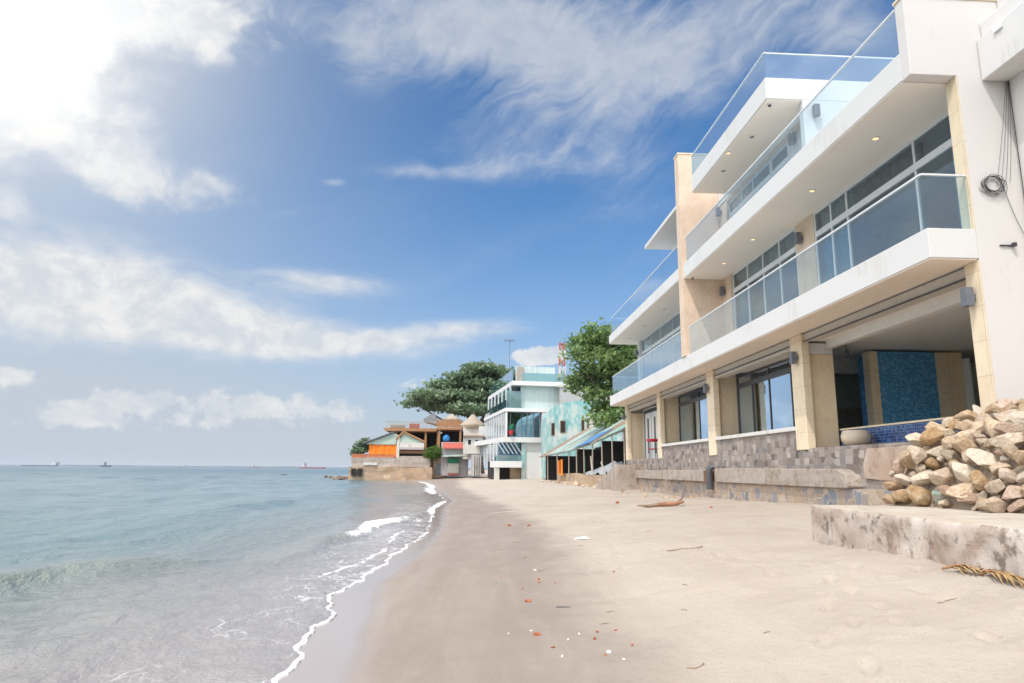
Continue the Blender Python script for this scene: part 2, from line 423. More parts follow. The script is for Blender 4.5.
E_B = [(-7.52, 35.33, 11.62, 3.09, 1.5, 0.75), (3.6, 35.19, 10.17, 4.17, 0.2, 0.75), (19.03, 33.56, 15.74, 4.29, 5.5, 0.62), (10.91, 29.22, 12.11, 3.47, 12.5, 0.5), (-5.2, 24.31, 6.13, 0.71, 3.6, 0.5), (7.28, 25.13, 14.01, 1.88, -1.1, 0.36), (14.22, 21.28, 7.63, 1.76, 1.4, 0.3), (-10.85, 31.47, 3.17, 2.41, -28.5, 0.42), (31.8, 31.94, 5.92, 2.58, -13.2, 0.4), (-12.54, 18.32, 9.73, 1.59, 5.1, 0.15)]
H_B = [(-35.74, 28.49, 15.09, 11.32, 17.9, 1.0)]
qw = g.vadd(q, warp)
# cumulus overhead on the left, the smooth bank below it, small puffs above the horizon, cirrus
nA = g.noise(g.scale(qw, 1.0, 1.25, 1), 2.1, 9, .60, .15)
cA = (total(A_B) * .95 + (nA - .5) * 2.7 * (total(A_B) * 2.2).sat()).step(.16, 1.25) * .94
nC = g.noise(g.scale(qw, .55, 1.6, 1), 2.0, 9, .60)
cC = (total(C_B) * 1.10 + (nC - .5) * 1.7 * (total(C_B) * 2.2).sat()).step(.10, 1.15) * .95
nD = g.noise(g.scale(q, 1.7, 2.0, 1), 3.6, 9, .60, .1)
cD = (total(D_B) * 1.05 + (nD - .5) * 2.8 * (total(D_B) * 2.2).sat()).step(.34, .92) * .74
nF = g.noise(g.scale(q, 2.0, 2.6, 1), 2.6, 7, .56, .1)
cF = (total(F_B) + (nF - .5) * 1.7 * (total(F_B) * 2.2).sat()).step(.40, .70) * .9
rot = g.comb((az * .9 + el * .44) * .1, (el * .9 - az * .44) * .1, 2.0)
rw = g.vadd(rot, g.scale(g.noise(rot, 1.1, 3, color=True), .75, .75, 0))
nE = g.noise(g.scale(rw, .75, 2.6, 1), 2.0, 10, .57, .10); nE2 = g.noise(g.scale(q, 1, 1.3, 1), 1.0, 4, .5)
tE = total(E_B)
cE = (tE * 1.05 + ((nE - .5) * 1.45 + (nE2 - .5) * .6) * (tE * 2.0).sat()).step(.16, 1.20) * .66
wide = g.noise(g.scale(rw, .4, 2.0, 1), 1.1, 9, .60, .1)
cW = wide.step(.50, .84) * .10 * el.step(8, 22)
inv = 1.0
def over(a, b): return a + b - a * b
cov = over(over(over(cA, cC), over(cD, cF)), over(cE, cW)).sat()
glare = total(H_B)
haze = (((el.mx(0.0) / 12.0) ** 1.5) * -1.0).exp()                                  # bright moist air towards the horizon
base = S(nt, sky.outputs[0])
skyc = g.mix(1.0, base, SKY_TINT, 'MULTIPLY')
bg1 = g.node('ShaderNodeBackground'); put(nt, bg1.inputs[0], skyc); bg1.inputs[1].default_value = SKY_S
# moist veil and cloud: sunlit water drops, white; the veil thickens downwards and around the bright cloud
veil = (haze * .93 + glare * .55 + .03 + az.step(6, -30) * .30).sat()
bg2 = g.node('ShaderNodeBackground'); put(nt, bg2.inputs[0], g.mix(glare, (.47, .53, .605), (.74, .75, .76))); bg2.inputs[1].default_value = VEIL_S
m1 = g.node('ShaderNodeMixShader'); put(nt, m1.inputs[0], veil * el.step(-1.0, .5)); nt.links.new(bg1.outputs[0], m1.inputs[1]); nt.links.new(bg2.outputs[0], m1.inputs[2])
inner = g.noise(g.scale(qw, 1.3, 1.7, 1), 2.6, 9, .64)
cc = g.mix(inner.step(.36, .66), (.74, .79, .85), (1.0, .99, .975)); cc = g.mix(glare * glare, cc, (1.0, .99, .97))
cc = g.mix((cE * 1.2).sat() * (el.step(24, 33)) * .6, cc, (.72, .76, .81))
bg3 = g.node('ShaderNodeBackground'); put(nt, bg3.inputs[0], cc); put(nt, bg3.inputs[1], glare * glare * .22 + CLOUD_S)
m2 = g.node('ShaderNodeMixShader'); put(nt, m2.inputs[0], cov); nt.links.new(m1.outputs[0], m2.inputs[1]); nt.links.new(bg3.outputs[0], m2.inputs[2])
# added fill light: bright cloud out of view, overhead, seaward and behind the camera
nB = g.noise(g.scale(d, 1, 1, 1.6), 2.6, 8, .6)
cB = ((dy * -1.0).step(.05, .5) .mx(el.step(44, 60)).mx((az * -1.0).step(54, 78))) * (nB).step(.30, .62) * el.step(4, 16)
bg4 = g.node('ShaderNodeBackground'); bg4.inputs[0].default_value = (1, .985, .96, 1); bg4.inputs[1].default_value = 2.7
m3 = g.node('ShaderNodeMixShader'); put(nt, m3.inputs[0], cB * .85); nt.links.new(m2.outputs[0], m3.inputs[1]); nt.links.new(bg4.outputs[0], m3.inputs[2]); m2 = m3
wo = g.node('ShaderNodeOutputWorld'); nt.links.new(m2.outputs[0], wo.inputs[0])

# ------------------------------------------------------------------ shore: edge of the wash, edge of the wet sand, height of the sand
SEA = -1.6
_e = np.array([(-60, -1.2), (2, -1.33), (5.64, -1.39), (6.5, -1.49), (7.05, -1.53), (8, -1.47), (8.56, -1.66), (9.4, -1.72), (10.4, -1.60), (12.2, -1.46), (13.5, -1.44), (17.6, -1.11), (23, -1.3), (29, -1.5), (36, -1.3), (50, -2.5), (70, -3.7), (85, -5.6), (100, -8.6), (113, -12), (125, -18), (140, -27), (9000, -27)])
_w = np.array([(-60, -.75), (2, -.8), (5.3, -.83), (6.4, -.94), (7.85, -1.03), (9.8, -1.21), (11, -1.12), (14.3, -.88), (19.4, -.80), (29, -1.1), (36, -.95), (50, -2.0), (70, -3.2), (85, -5), (100, -8), (113, -11.4), (125, -17), (140, -26), (9000, -26)])
def fbm(x, y, seed, octs=4, base=1.0):
    r = np.random.RandomState(seed); t = np.zeros_like(x); a = 1.0
    for o in range(octs):
        for k in range(3):
            th = r.uniform(0, 6.28); f = base * 2 ** o * r.uniform(.7, 1.3); ph = r.uniform(0, 6.28)
            t += a * np.sin((x * np.cos(th) + y * np.sin(th)) * f + ph + 1.3 * np.sin(y * f * .37 + ph * 2))
        a *= .5
    return t / 4
def smooth_interp(y, tab):
    t = 0
    for o, wt in ((-.3, .25), (0, .5), (.3, .25)): t = t + wt * np.interp(y + o, tab[:, 0], tab[:, 1])
    return t
def edge(y): return smooth_interp(y, _e) + .05 * np.sin(y * 3.1 + 1) * np.exp(-y / 40) + .028 * np.sin(y * 7.3) + .018 * np.sin(y * 13.7 + 2)
def wetedge(y): return smooth_interp(y, _w) + .02 * np.sin(y * 4.1)
def sand_h(x, y):
    """height of the sand, sloping up from the edge of the wash to the foot of the sea walls"""
    d = x - smooth_interp(y, _e)
    sl = np.interp(y, [0, 20, 31, 70, 110], [.088, .086, .070, .058, .055])
    up = 11.5 * (1 - np.exp(-np.maximum(d, 0) / 11.5 - .5 * (np.maximum(d, 0) / 11.5) ** 2)) * 1.02
    h = np.where(d > 0, sl * up, d * .10)
    return SEA + np.maximum(h, -4.0)
def sand_full(x, y):
    d = x - smooth_interp(y, _e); k = np.clip((d - 1.2) / 3, 0, 1); r = np.hypot(x, y)
    f = np.clip(1.3 - r / 45, 0.12, 1)
    dune = .045 * fbm(x, y, 3, 3, .5) + .030 * fbm(x, y, 5, 3, 1.7)
    foot = -.052 * np.clip(fbm(x, y, 11, 3, 4.1) - .25, 0, 1) + .028 * np.clip(fbm(x, y, 12, 2, 5.3) - .2, 0, 1)
    wall = .10 * np.clip((x - 7.3) / 1.2, 0, 1) * fbm(x, y, 17, 2, .9)
    return sand_h(x, y) + k * (dune + foot * f * 1.3 + wall) + .006 * fbm(x, y, 8, 2, 1.2) + .14 * np.exp(-((x - 5.6) / 1.3) ** 2) * np.clip((10.4 - y) / 4, 0, 1)
_fr = random.Random(3); DENTS = []
for (x0, y0, a0, n_) in ((2.3, 4.2, 1.2, 26), (3.6, 4.4, 1.5, 24), (2.9, 12, -1.3, 16), (4.6, 5.0, 1.45, 20), (1.9, 9, 1.5, 22), (5.2, 13, 1.2, 16)):
    x_, y_ = x0, y0
    for i in range(n_):
        a0 += _fr.uniform(-.09, .09); x_ += .62 * math.cos(a0); y_ += .62 * math.sin(a0); sd = .11 * (1 if i % 2 else -1)
        DENTS.append((x_ - sd * math.sin(a0), y_ + sd * math.cos(a0), a0, .15 * _fr.uniform(.85, 1.15), _fr.uniform(.02, .055)))
_dent_base = sand_full
def sand_full(x, y):
    h = _dent_base(x, y)
    for (cx, cy, a, l, dp) in DENTS:
        u = (x - cx) * math.cos(a) + (y - cy) * math.sin(a); v = -(x - cx) * math.sin(a) + (y - cy) * math.cos(a)
        q_ = (u / l) ** 2 + (v / .065) ** 2; m_ = q_ < 9
        if m_.any(): h = h + np.where(m_, -dp * np.exp(-q_) + dp * .55 * np.exp(-(np.sqrt(q_) - 1.45) ** 2 * 4), 0)
    return h
def ground_at(x, y): return float(sand_full(np.array([float(x)]), np.array([float(y)]))[0])

def polar(r0, stops, th0, th1, nth):
    rs = [r0]
    for lim, k in stops:
        while rs[-1] < lim: rs.append(rs[-1] * k)
    rs = np.array(rs); th = np.radians(np.linspace(th0, th1, nth))
    Rr, T = np.meshgrid(rs, th, indexing='ij'); x = (Rr * np.sin(T)).ravel(); y = (Rr * np.cos(T)).ravel()
    a = np.arange(len(rs) - 1)[:, None] * nth + np.arange(nth - 1)[None, :]
    f = np.stack([a, a + nth, a + nth + 1, a + 1], -1).reshape(-1, 4)
    return x, y, f

def sandmat(g):
    p = g.coord(); wet = g.attr('wet'); damp = g.attr('damp')
    n = g.noise(p, .55, 7, .62, .4); n2 = g.noise(p, 3.3, 7, .68); mid = g.noise(p, 17, 6, .72); gr = g.noise(p, 70, 4, .7); gr2 = g.noise(p, 340, 2)
    streak = g.noise(g.scale(p, 2.6, .5, 1), .9, 6, .62, .5)
    dry = g.mix(n.step(.3, .72), (.425, .36, .305), (.50, .435, .37)); dry = g.mix(n2.step(.5, .75) * .40, dry, (.45, .36, .28))
    dry = g.mix(streak.step(.5, .75) * .30, dry, (.56, .48, .39))
    dmp = g.mix(streak.step(.35, .7), (.275, .225, .19), (.32, .27, .23)); dmp = g.mix(n.step(.4, .7) * .5, dmp, (.25, .205, .175))
    k = (damp + (n - .5) * .9 + (streak - .5) * .5).step(.25, .75)
    c = g.mix(k, dry, dmp)
    c = g.mix(mid.step(.52, .72) * .30, c, (.30, .235, .18)); c = g.mix(mid.step(.28, .44, 1, 0) * .28 * (1 - k * .6), c, (.55, .475, .39))
    c = g.mix(gr.step(.54, .66) * .30, c, (.24, .18, .13)); c = g.mix(gr.step(.28, .40, 1, 0) * .20, c, (.60, .53, .44))
    specks = g.voro(p, 26, out='Distance').step(.05, .12, 1, 0) * g.noise(p, 1.7, 3).step(.5, .62)
    c = g.mix(specks * .6, c, (.20, .15, .12))
    wet = (wet + (n2 - .5) * .5 * (wet * (wet * -1 + 1) * 4)).sat(); c = g.mix(wet, c, (.34, .29, .265))
    rough = .92 - wet * .62 - (k * .15)
    h = n2 * .7 + mid * .45 + gr * .22 + gr2 * .05 + n * .3
    return {'Base Color': c, 'Roughness': rough, 'Specular IOR Level': .25 + wet * .5, 'Normal': g.bump(h, .62 * (1 - wet * .94) * (1 - k * .40), .07)}
M['sand'] = mat('beach_sand', sandmat)
x, y, f = polar(1.5, [(14, 1.0062), (60, 1.0095), (9000, 1.06)], -75, 100, 560)
dW = x - wetedge(y)
wet = np.clip(.5 - (dW - .02) / .30, 0, 1) * np.clip((y + 5) / 3, 0, 1) * np.interp(y, [0, 38, 55], [1, 1, .25])
damp = np.clip(.5 - (x - np.interp(y, [0, 5, 10, 20, 30, 60], [1.15, 1.25, 1.6, 1.6, 1.2, -.9]) - .25 * fbm(x, y, 31, 3, .8)) / 1.9, -.5, 1.3) * np.interp(y, [0, 40, 90], [1, .9, .55])
sand = rawmesh('sand', np.stack([x, y, sand_full(x, y)], 1), f, 'sand', attrs={'wet': wet, 'damp': damp}); tag(sand, kind='structure')

# ------------------------------------------------------------------ sea
_c = np.array([(-60, -4), (8, -3.75), (11, -3.6), (14, -3.35), (17.4, -2.97), (20.4, -2.7), (21.6, -2.34), (23.5, -1.75), (29, -1.9), (36, -2.2)])
x, y, f = polar(2.2, [(130, 1.0085), (9500, 1.03)], -82, 22, 470)
E_ = edge(y); d = E_ - x; r = np.hypot(x, y)
amp = np.interp(d, [0, 1, 3, 8, 40], [0, .25, .7, 1, 1.5])
rip = np.zeros_like(x); rs = np.random.RandomState(5)
for k in range(46):
    lam = .35 * 1.12 ** k; th = rs.normal(.15, .55); kk = 2 * math.pi / lam
    fade = np.clip(1.5 - r * .0085 * 4 / lam, 0, 1)
    rip += fade * np.minimum(.011 * lam ** .75, .05) * .58 * np.sin(kk * (x * math.cos(th) + y * math.sin(th) * .9) + rs.uniform(0, 6.28) + .8 * np.sin(y * .9 / lam ** .5 + k))
z = SEA + amp * rip
def ridge(cx, h, wf, wb):
    s = x - cx + .10 * np.sin(y * 1.7); return h * np.where(s > 0, np.exp(-(s / wf) ** 2), np.exp(-(s / wb) ** 2)), s
# low swell rising off to the left, and the small breaker running up to the sand
sw, s1 = ridge(np.interp(y, [5, 8, 10, 11.2, 12.5, 16], [-6.3, -5.9, -5.65, -5.25, -4.5, -3.6]), .21, .42, 1.5); sw *= np.interp(y, [3, 8.5, 10.2, 11.4, 12.6], [1, 1, 1, .7, .2])
bk, s2 = ridge(smooth_interp(y, _c), .17, .22, .8); bkm = np.interp(y, [7, 11, 16, 19, 23, 25, 30], [0, .25, .8, 1, .8, .3, 0]); bk *= bkm
sw2, s3 = ridge(np.interp(y, [20, 60, 120], [-9, -8.5, -14]), .16, .7, 2.2); sw2 *= np.interp(y, [15, 22, 40, 60], [0, .8, .8, 0])
bk2, s4 = ridge(smooth_interp(y, _e) - .9, .16, .3, .7); bk2m = np.interp(y, [38, 46, 60, 85, 95], [0, .9, 1, .9, 0]); bk2 *= bk2m
z += sw + bk + sw2 + bk2
nn = fbm(x, y, 21, 4, 1.6); n3 = fbm(x, y, 22, 4, 4.0)
thin = np.clip(d / .9, 0, 1)
z = np.where(d > 0, (sand_full(E_, y) + .012) * (1 - thin) + z * thin, sand_full(x, y) - .06 - .05 * np.clip(-d, 0, 3))
z = np.where((d > 0) & (d < 1.2), np.maximum(z, sand_full(x, y) + .012), z)
# foam: lip of the wash, lace behind it, crests of the breakers
lip = np.exp(-((d - .035) / .036) ** 2) * (.95 + .15 * nn) * (y < 45)
lip2 = np.exp(-((d - .55 - .18 * np.sin(y * .8)) / .06) ** 2) * np.clip(.5 + nn, 0, 1) * ((y > 10) & (y < 40)) * .8
lace = np.clip(np.interp(d, [0, .1, .5, 1.4, 2.0, 2.7], [.2, .45, .50, .42, .18, 0]) + .14 * nn * (d < 2.6), 0, 1) * np.interp(y, [0, 6, 10, 30, 50], [.75, .8, .9, .9, .4]) * np.where(y < 13, np.interp(x, [-3.8, -2.3], [0, 1]), 1)
wsh = np.exp(-((s2 - .10) / .20) ** 2) * np.interp(y, [12, 15.5, 17.5, 20, 22, 24, 32], [0, .2, .75, .95, .6, .3, .1]) * (1 + .35 * n3)
wsh = np.maximum(wsh, np.clip(np.exp(-((d - .5) / .6) ** 2) * np.interp(y, [42, 48, 56, 85, 100], [0, .8, .7, .9, .2]) * (1 + .4 * nn), 0, 1.2))
wsh = np.maximum(wsh, np.exp(-((d - .12) / .22) ** 2) * np.interp(y, [24, 27, 33, 38], [0, .8, .9, .1]))
foam = np.clip(np.maximum.reduce([lip, lip2, wsh]), 0, 1.2)
shal = np.clip(1 - (d - .6) / 7.5 + .05 * nn, 0, 1)
crest = np.clip(np.maximum(sw / .2 * np.exp(-((s1 - .30) / .35) ** 2), bk / .15 * .7 * np.exp(-((s2 - .15) / .2) ** 2)), 0, 1)
def seamat(g):
    p = g.coord(); fo = g.attr('foam'); la = g.attr('lace'); sh = g.attr('shallow'); cr = g.attr('crest')
    px_, py_, pz_ = g.sep(p)
    dist = (px_ * px_ + py_ * py_) ** .5
    big = g.noise(g.scale(p, .05, .012, 1), 1.0, 4)
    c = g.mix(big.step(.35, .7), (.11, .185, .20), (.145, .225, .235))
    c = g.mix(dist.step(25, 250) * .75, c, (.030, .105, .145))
    c = g.mix(sh.step(.0, .75), c, (.20, .225, .215)); c = g.mix(sh.step(.55, 1.0), c, (.30, .27, .255)); c = g.mix(cr * .45, c, (.24, .28, .21))
    wv = g.vadd(g.scale(p, 1, .55, 1), g.scale(g.noise(p, 1.3, 4, color=True), .7, .5, 0))
    cell = g.voro(wv, 2.6, 'DISTANCE_TO_EDGE'); cell2 = g.voro(wv, 6.5, 'DISTANCE_TO_EDGE')
    br = g.noise(g.scale(p, 1.0, .7, 1), 1.7, 6, .65)
    lc = (cell.step(.0, .055, 1, 0) * .6 + cell2.step(.0, .07, 1, 0) * .5) * (la * 1.7 + (br - .5) * 1.9 - .12).step(.30, .85)
    fr = g.noise(p, 13, 5, .65)
    fr2 = g.noise(p, 4.0, 6, .7)
    solid = (fo + (fr - .5) * .9 + (fr2 - .5) * .9).step(.36, .72)
    fm = (solid + lc * .74).sat()
    c = g.mix(fm, c, (.80, .81, .82))
    n1 = g.noise(g.scale(p, 1.6, .8, 1), 2.2, 5, .6, .5); n2 = g.noise(g.scale(p, 1.3, .5, 1), .55, 6, .6, .4); n3 = g.noise(g.scale(p, 1, .35, 1), .09, 6, .62)
    n0 = g.noise(g.scale(p, 2.2, .9, 1), 5.0, 4, .6, .3)
    h = n0 * .022 * dist.step(5, 25, 1, .2) + n1 * .10 * dist.step(8, 60, 1, .5) + n2 * .36 + n3 * .8 * dist.step(15, 120)
    b = g.bump(h + fm * fr * .05, .9 * (1 - sh.step(.55, 1.0) * .45), 1.0)
    return {'Base Color': c, 'Roughness': .13 + fm * .6 + dist.step(20, 300) * .10, 'IOR': 1.33, 'Specular IOR Level': .5 - fm * .3, 'Normal': b}
M['sea'] = mat('sea_water', seamat)
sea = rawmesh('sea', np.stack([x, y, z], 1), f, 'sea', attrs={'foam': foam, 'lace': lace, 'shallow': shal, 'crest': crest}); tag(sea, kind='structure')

# far low coast on the horizon
hm = MB(); prev = None; vs = []; fs = []
for i in range(90):
    X_ = -5200 + i * 60; Y_ = 7200 + 250 * math.sin(i * .2)
    H_ = 14 + 10 * mnoise.noise((i * .17, 3, 0)) + 6 * mnoise.noise((i * .6, 1, 0))
    H_ *= min(1, .45 + i / 70)
    vs += [(X_, Y_, SEA - 2), (X_, Y_ + 60, SEA + max(3, H_)), (X_, Y_ + 500, SEA + max(3, H_ * .9)), (X_, Y_ + 700, SEA - 2)]
    if i: fs += [(4 * i - 4 + k, 4 * i + k, 4 * i + k + 1, 4 * i - 3 + k) for k in range(3)]
hm.add(vs, fs)
M['hill'] = simple('far_forest_hill', (.045, .075, .085), .9, .3, .01)
tag(hm.build('hills', 'hill', smooth=True), kind='structure')
# ================================================================== the white beach house
XF, XC, XG, Y0, Y1 = 8.0, 8.9, 9.6, 11.15, 39.9
YT0, YT1 = 25.1, 25.6                                # stone tower blade
house = thing('beach_house', (8.9, 11.15, -.8), 'large white three storey house with glass balconies and a beige stone tower', 'house')
def hp(mb, name, m, bevel=0.0, **k): return mb.build(name, m, house, bevel=bevel, **k)
# slabs: white fascia and soffit; near edge flush with the end wall, so the outline steps round it
P2 = [(XF, Y0), (XC - .004, Y0), (XC - .004, Y0 + .27), (16, Y0 + .27), (16, Y1), (XF, Y1)]
hp(MB().prism(P2, 2, 3.76, 4.31), 'floor_slab', 'white', .012)
hp(MB().prism([(XF + .02, Y0 + .02), (XC - .03, Y0 + .02), (XC - .03, Y1 - .02), (XF + .02, Y1 - .02)], 2, 3.735, 3.757), 'soffit', 'tan_soffit')
hp(MB().prism([(XF, 11.415), (16, 11.415), (16, YT0 - .003), (XF, YT0 - .003)], 2, 7.34, 7.91), 'floor_slab', 'white', .012)
hp(B(XF + .02, XG + .1, 11.43, YT0 - .02, 7.315, 7.337), 'soffit', 'soffit')
hp(B(XF, 16, YT1 + .003, 39.85, 7.47, 7.95), 'floor_slab', 'white', .012)
hp(B(XF + .02, XG + .1, YT1 + .02, 39.8, 7.445, 7.467), 'soffit', 'soffit')
# end wall, rising to a blade in front of the top terrace
hp(MB().prism([(XC, -.9), (XC, 7.32), (XF, 7.32), (XF, 8.93), (16, 8.93), (16, -.9)], 1, Y0, Y0 + .26), 'end_wall', 'end_wall', .012)
hp(B(XF - .02, 16, Y0 - .02, Y0 + .28, 8.933, 8.985), 'coping', 'beige')
hp(B(16.003, 16.2, Y0, Y1, -.9, 10.2), 'back_wall', 'white')
hp(B(XC + .3, 16, Y1 - .25, Y1 - .02, -.9, 3.73), 'side_wall', 'white')
hp(B(XC - .012, XC + .5, Y0 + .262, 11.45, 4.314, 7.31), 'stone_pier', 'tower')
for z0, z1 in ((4.314, 7.31), (.3, 3.73)): hp(B(XC - .03, XC - .003, Y0 + .004, 11.44, z0, z1), 'stone_cladding', 'beige')
# stone tower blade with return
hp(B(XF - .05, XG + .25, YT0, YT1, 4.314, 12.5), 'tower', 'tower', .01)
hp(B(XF - .07, XG + .27, YT0 - .02, YT1 + .02, 12.503, 12.56), 'tower_coping', 'beige')
for z0, z1 in ((4.314, 7.31), (7.914, 10.24)): hp(B(XG - .08, XG + .2, 24.28, YT0 - .003, z0, z1), 'stone_pier', 'tower')
# canopy over the top terrace and the white wall that carries it
hp(MB().prism([(XF, 17.1), (16, 17.1), (16, YT0 - .003), (XG - .1, YT0 - .003), (XG - .1, 23.72), (XF, 23.72)], 2, 10.29, 10.93), 'canopy', 'white', .012)
hp(B(XF + .03, XG - .1, 17.13, 23.70, 10.262, 10.287), 'soffit', 'soffit')
hp(B(XG - .1, XG + .5, 17.33, 24.2, 10.16, 10.285), 'ceiling_cove', 'tower')
hp(B(9.03, 16, 17.1, 17.32, 7.913, 10.287), 'upper_wall', 'white', .01)
hp(B(XG, XG + .2, 17.323, 19.25, 7.913, 10.15), 'upper_wall', 'white')
# far upper room: thin roof, wall
hp(B(XF, 16, YT1 + .003, 30.9, 10.44, 10.6), 'roof', 'white', .012)
hp(B(XG, XG + .2, 29.7, 30.4, 7.953, 10.437), 'upper_wall', 'white')
hp(B(XG + .2, 16, 30.2, 30.4, 7.953, 10.437), 'upper_wall', 'white')

# --- ground floor: stone base, pillars, transverse stone panels
hp(B(XC, 9.7, Y0 + .262, Y1, -1.3, .64), 'stone_base', 'stone')
hp(B(9.7, 15.9, Y0 + .262, Y1 - .26, .3, .63), 'ground_floor', 'roomfloor')
COLS = [(17.85, 18.52), (24.85, 25.6), (32.25, 32.8), (39.25, 39.85)]
hp(B(XC - .02, XC + .45, Y0 + .263, 11.52, .30, 3.73), 'pillar', 'beige', .012)
for a, b in COLS: hp(B(XC - .03, XC + .19, a, b, .60, 3.733), 'pillar', 'beige', .012)
for a, b in COLS[:3]: hp(B(XC + .21, 9.84, a + .18, b - .08, .64, 3.2 if a < 18 else 3.5), 'stone_panel', 'panel', .01)
hp(B(XC + .21, 9.84, 39.3, 39.6, .64, 3.3), 'stone_panel', 'panel', .01)
for a, b in COLS[:3]: hp(B(XC + .22, 9.80, a + .12, b - .02, 3.2 if a < 18 else 3.5, 3.5 if a < 18 else 3.7), 'beam_end', 'white')
bays = [(11.53, 17.83), (18.54, 24.83), (25.62, 32.23), (32.82, 39.23)]
for i, (a, b) in enumerate(bays):
    hp(B(XC + .06, XC + .40, a, b, 3.42 if i else 3.52, 3.728), 'roller_shutter', 'shutter', .01)
    s = B(XC + .02, XC + .059, a, b, 3.50, 3.53); hp(s, 'shutter_rail', 'darkframe')
for a, b in bays[1:3]:
    hp(B(XC + .012, 9.3, a + .003, b - .003, .643, 1.13), 'parapet', 'stone')
    hp(B(XC - .05, 9.33, a + .003, b - .003, 1.133, 1.25), 'window_sill', 'sill', .015)
# sea wall below: concrete ledge on rubble, brown rendered patch, broken end
hp(B(8.66, XC - .003, Y0 + .3, 39.0, -1.5, -.36), 'rubble_footing', 'rubble', sub=3, rough=.02)
hp(MB().prism([(15.45, -.30), (15.55, -.05), (15.75, .02), (15.9, .10), (24.2, .10), (24.2, -.355), (15.5, -.355)], 0, 8.55, XC - .003), 'concrete_ledge', 'band', .03, sub=2, rough=.035)
hp(B(8.46, XC - .003, 25.1, 30.6, -.355, .06), 'concrete_ledge', 'band', .02)
hp(B(8.5, XC - .003, 31.0, 36.0, -.355, .04), 'concrete_ledge', 'band', .02)
hp(MB().prism([(12.9, -.2), (12.9, .52), (13.6, .56), (15.1, .54), (15.3, .2), (15.28, -.12), (14.4, -.16)], 0, XC - .05, XC - .004), 'render_patch', 'patch', .01)
hp(MB().tube([(8.5, 24.62, -.62), (8.5, 24.62, -.1), (8.52, 24.6, .12), (8.66, 24.58, .17)], .12, 12), 'drain_pipe', 'darkframe', smooth=True)
hp(B(8.44, 8.85, 24.82, 25.06, -.36, .04), 'rusty_formwork', 'rust')
# steps at the far end
for i in range(6):
    hp(B(7.55 - .05 * i, XC - .005, 36.02 + i * .85, 36.02 + (i + 1) * .85 - .002, -1.5, .32 - i * .21), 'step', 'band', .0, sub=2, rough=.05)

# --- glazing
def window(x, y0, y1, z0, z1, bars=(), trans=None, fm='frame', gm='window_glass', fw=.07):
    """white framed glass front facing the sea: frame with its panes"""
    m = MB(); d0, d1 = x, x + .07
    m.box(d0, d1, y0, y1, z0, z0 + fw).box(d0, d1, y0, y1, z1 - fw, z1).box(d0, d1, y0, y0 + fw, z0 + fw, z1 - fw).box(d0, d1, y1 - fw, y1, z0 + fw, z1 - fw)
    ys = [y0 + fw] + list(bars) + [y1 - fw]
    for b in bars: m.box(d0 + .003, d1 - .003, b - fw / 2, b + fw / 2, z0 + fw, z1 - fw)
    if trans: m.box(d0 - .012, d1 - .006, y0 + fw, y1 - fw, trans - .10, trans + .06)
    w_ = hp(m, 'window', fm)
    for a, b in zip(ys[:-1], ys[1:]):
        B(x + .03, x + .042, a, b, z0 + fw, z1 - fw).build('pane', M[gm], w_)
    return w_
window(XG, 11.46, 18.05, 4.32, 7.31, (13.57, 16.35, 17.15), 6.66)
hp(B(XG - .02, XG + .2, 18.06, 19.15, 4.314, 7.31), 'stone_pier', 'tower')
window(XG, 19.16, 24.27, 4.32, 7.31, (20.34, 21.6, 22.9), 6.66)
window(XG, 19.26, 20.52, 7.92, 10.15, (), 9.62)
window(XG, 20.56, 24.27, 7.92, 10.15, (22.0, 23.0), 9.62)
window(XG, YT1 + .01, 38.4, 4.32, 7.44, (27.2, 29.0, 30.0, 32.2, 34.4, 36.4), 6.68)
hp(B(XG - .1, XG + .25, 38.41, 39.0, 4.314, 7.44), 'upper_wall', 'white')
window(XG, YT1 + .01, 29.69, 7.96, 10.43, (27.0, 28.4), 9.8)
window(9.82, 18.34, 24.95, .65, 3.5, (20.6, 22.2, 23.6), 3.16, 'darkframe', 'shop_glass', .05)
window(9.82, 25.5, 32.35, .65, 3.5, (27.6, 29.4), 3.16, 'darkframe', 'shop_glass', .05)
window(9.82, 32.75, 39.3, .65, 3.5, (), None, 'frame', 'window_glass', .06)
for a in (34.3, 35.9, 37.3):
    dr = hp(B(9.74, 9.81, a, a + 1.25, .68, 3.2), 'door', 'frame', .01)
    B(9.725, 9.738, a + .45, a + .75, .95, 2.9).build('pane', M['darkframe'], dr)
# rooms behind the glass
hp(B(13.6, 13.7, 11.45, YT1, 4.32, 7.33), 'room_wall', 'room')
hp(B(XG + .3, 13.6, 18.3, 18.4, 4.32, 7.33), 'room_wall', 'room')
hp(B(12.6, 12.7, 17.4, YT1, 7.92, 10.28), 'room_wall', 'room')
hp(B(12.6, 12.7, YT1, 39.7, 4.32, 7.44), 'room_wall', 'room')
hp(B(XG + .3, 13.6, 38.3, 38.38, 4.32, 7.44), 'room_wall', 'room')
hp(B(12.6, 12.7, YT1, 30.1, 7.96, 10.43), 'room_wall', 'room')
hp(B(12.4, 12.5, 25.4, 39.2, .64, 3.6), 'room_wall', 'room')
def curtain(y0, y1, z0, z1, m, x=XG + .22):
    mb = MB(); n = max(8, int((y1 - y0) * 26)); vs = []; fs = []
    for i in range(n + 1):
        y = y0 + (y1 - y0) * i / n; dx = .05 * math.sin(i * 1.9) + .02 * math.sin(i * .7)
        vs += [(x + dx, y, z0), (x + dx, y, z1), (x + dx + .012, y, z0), (x + dx + .012, y, z1)]
        if i: a = 4 * i - 4; fs += [(a, a + 4, a + 5, a + 1), (a + 2, a + 3, a + 7, a + 6)]
    hp(mb.add(vs, fs), 'curtain', m, smooth=True)
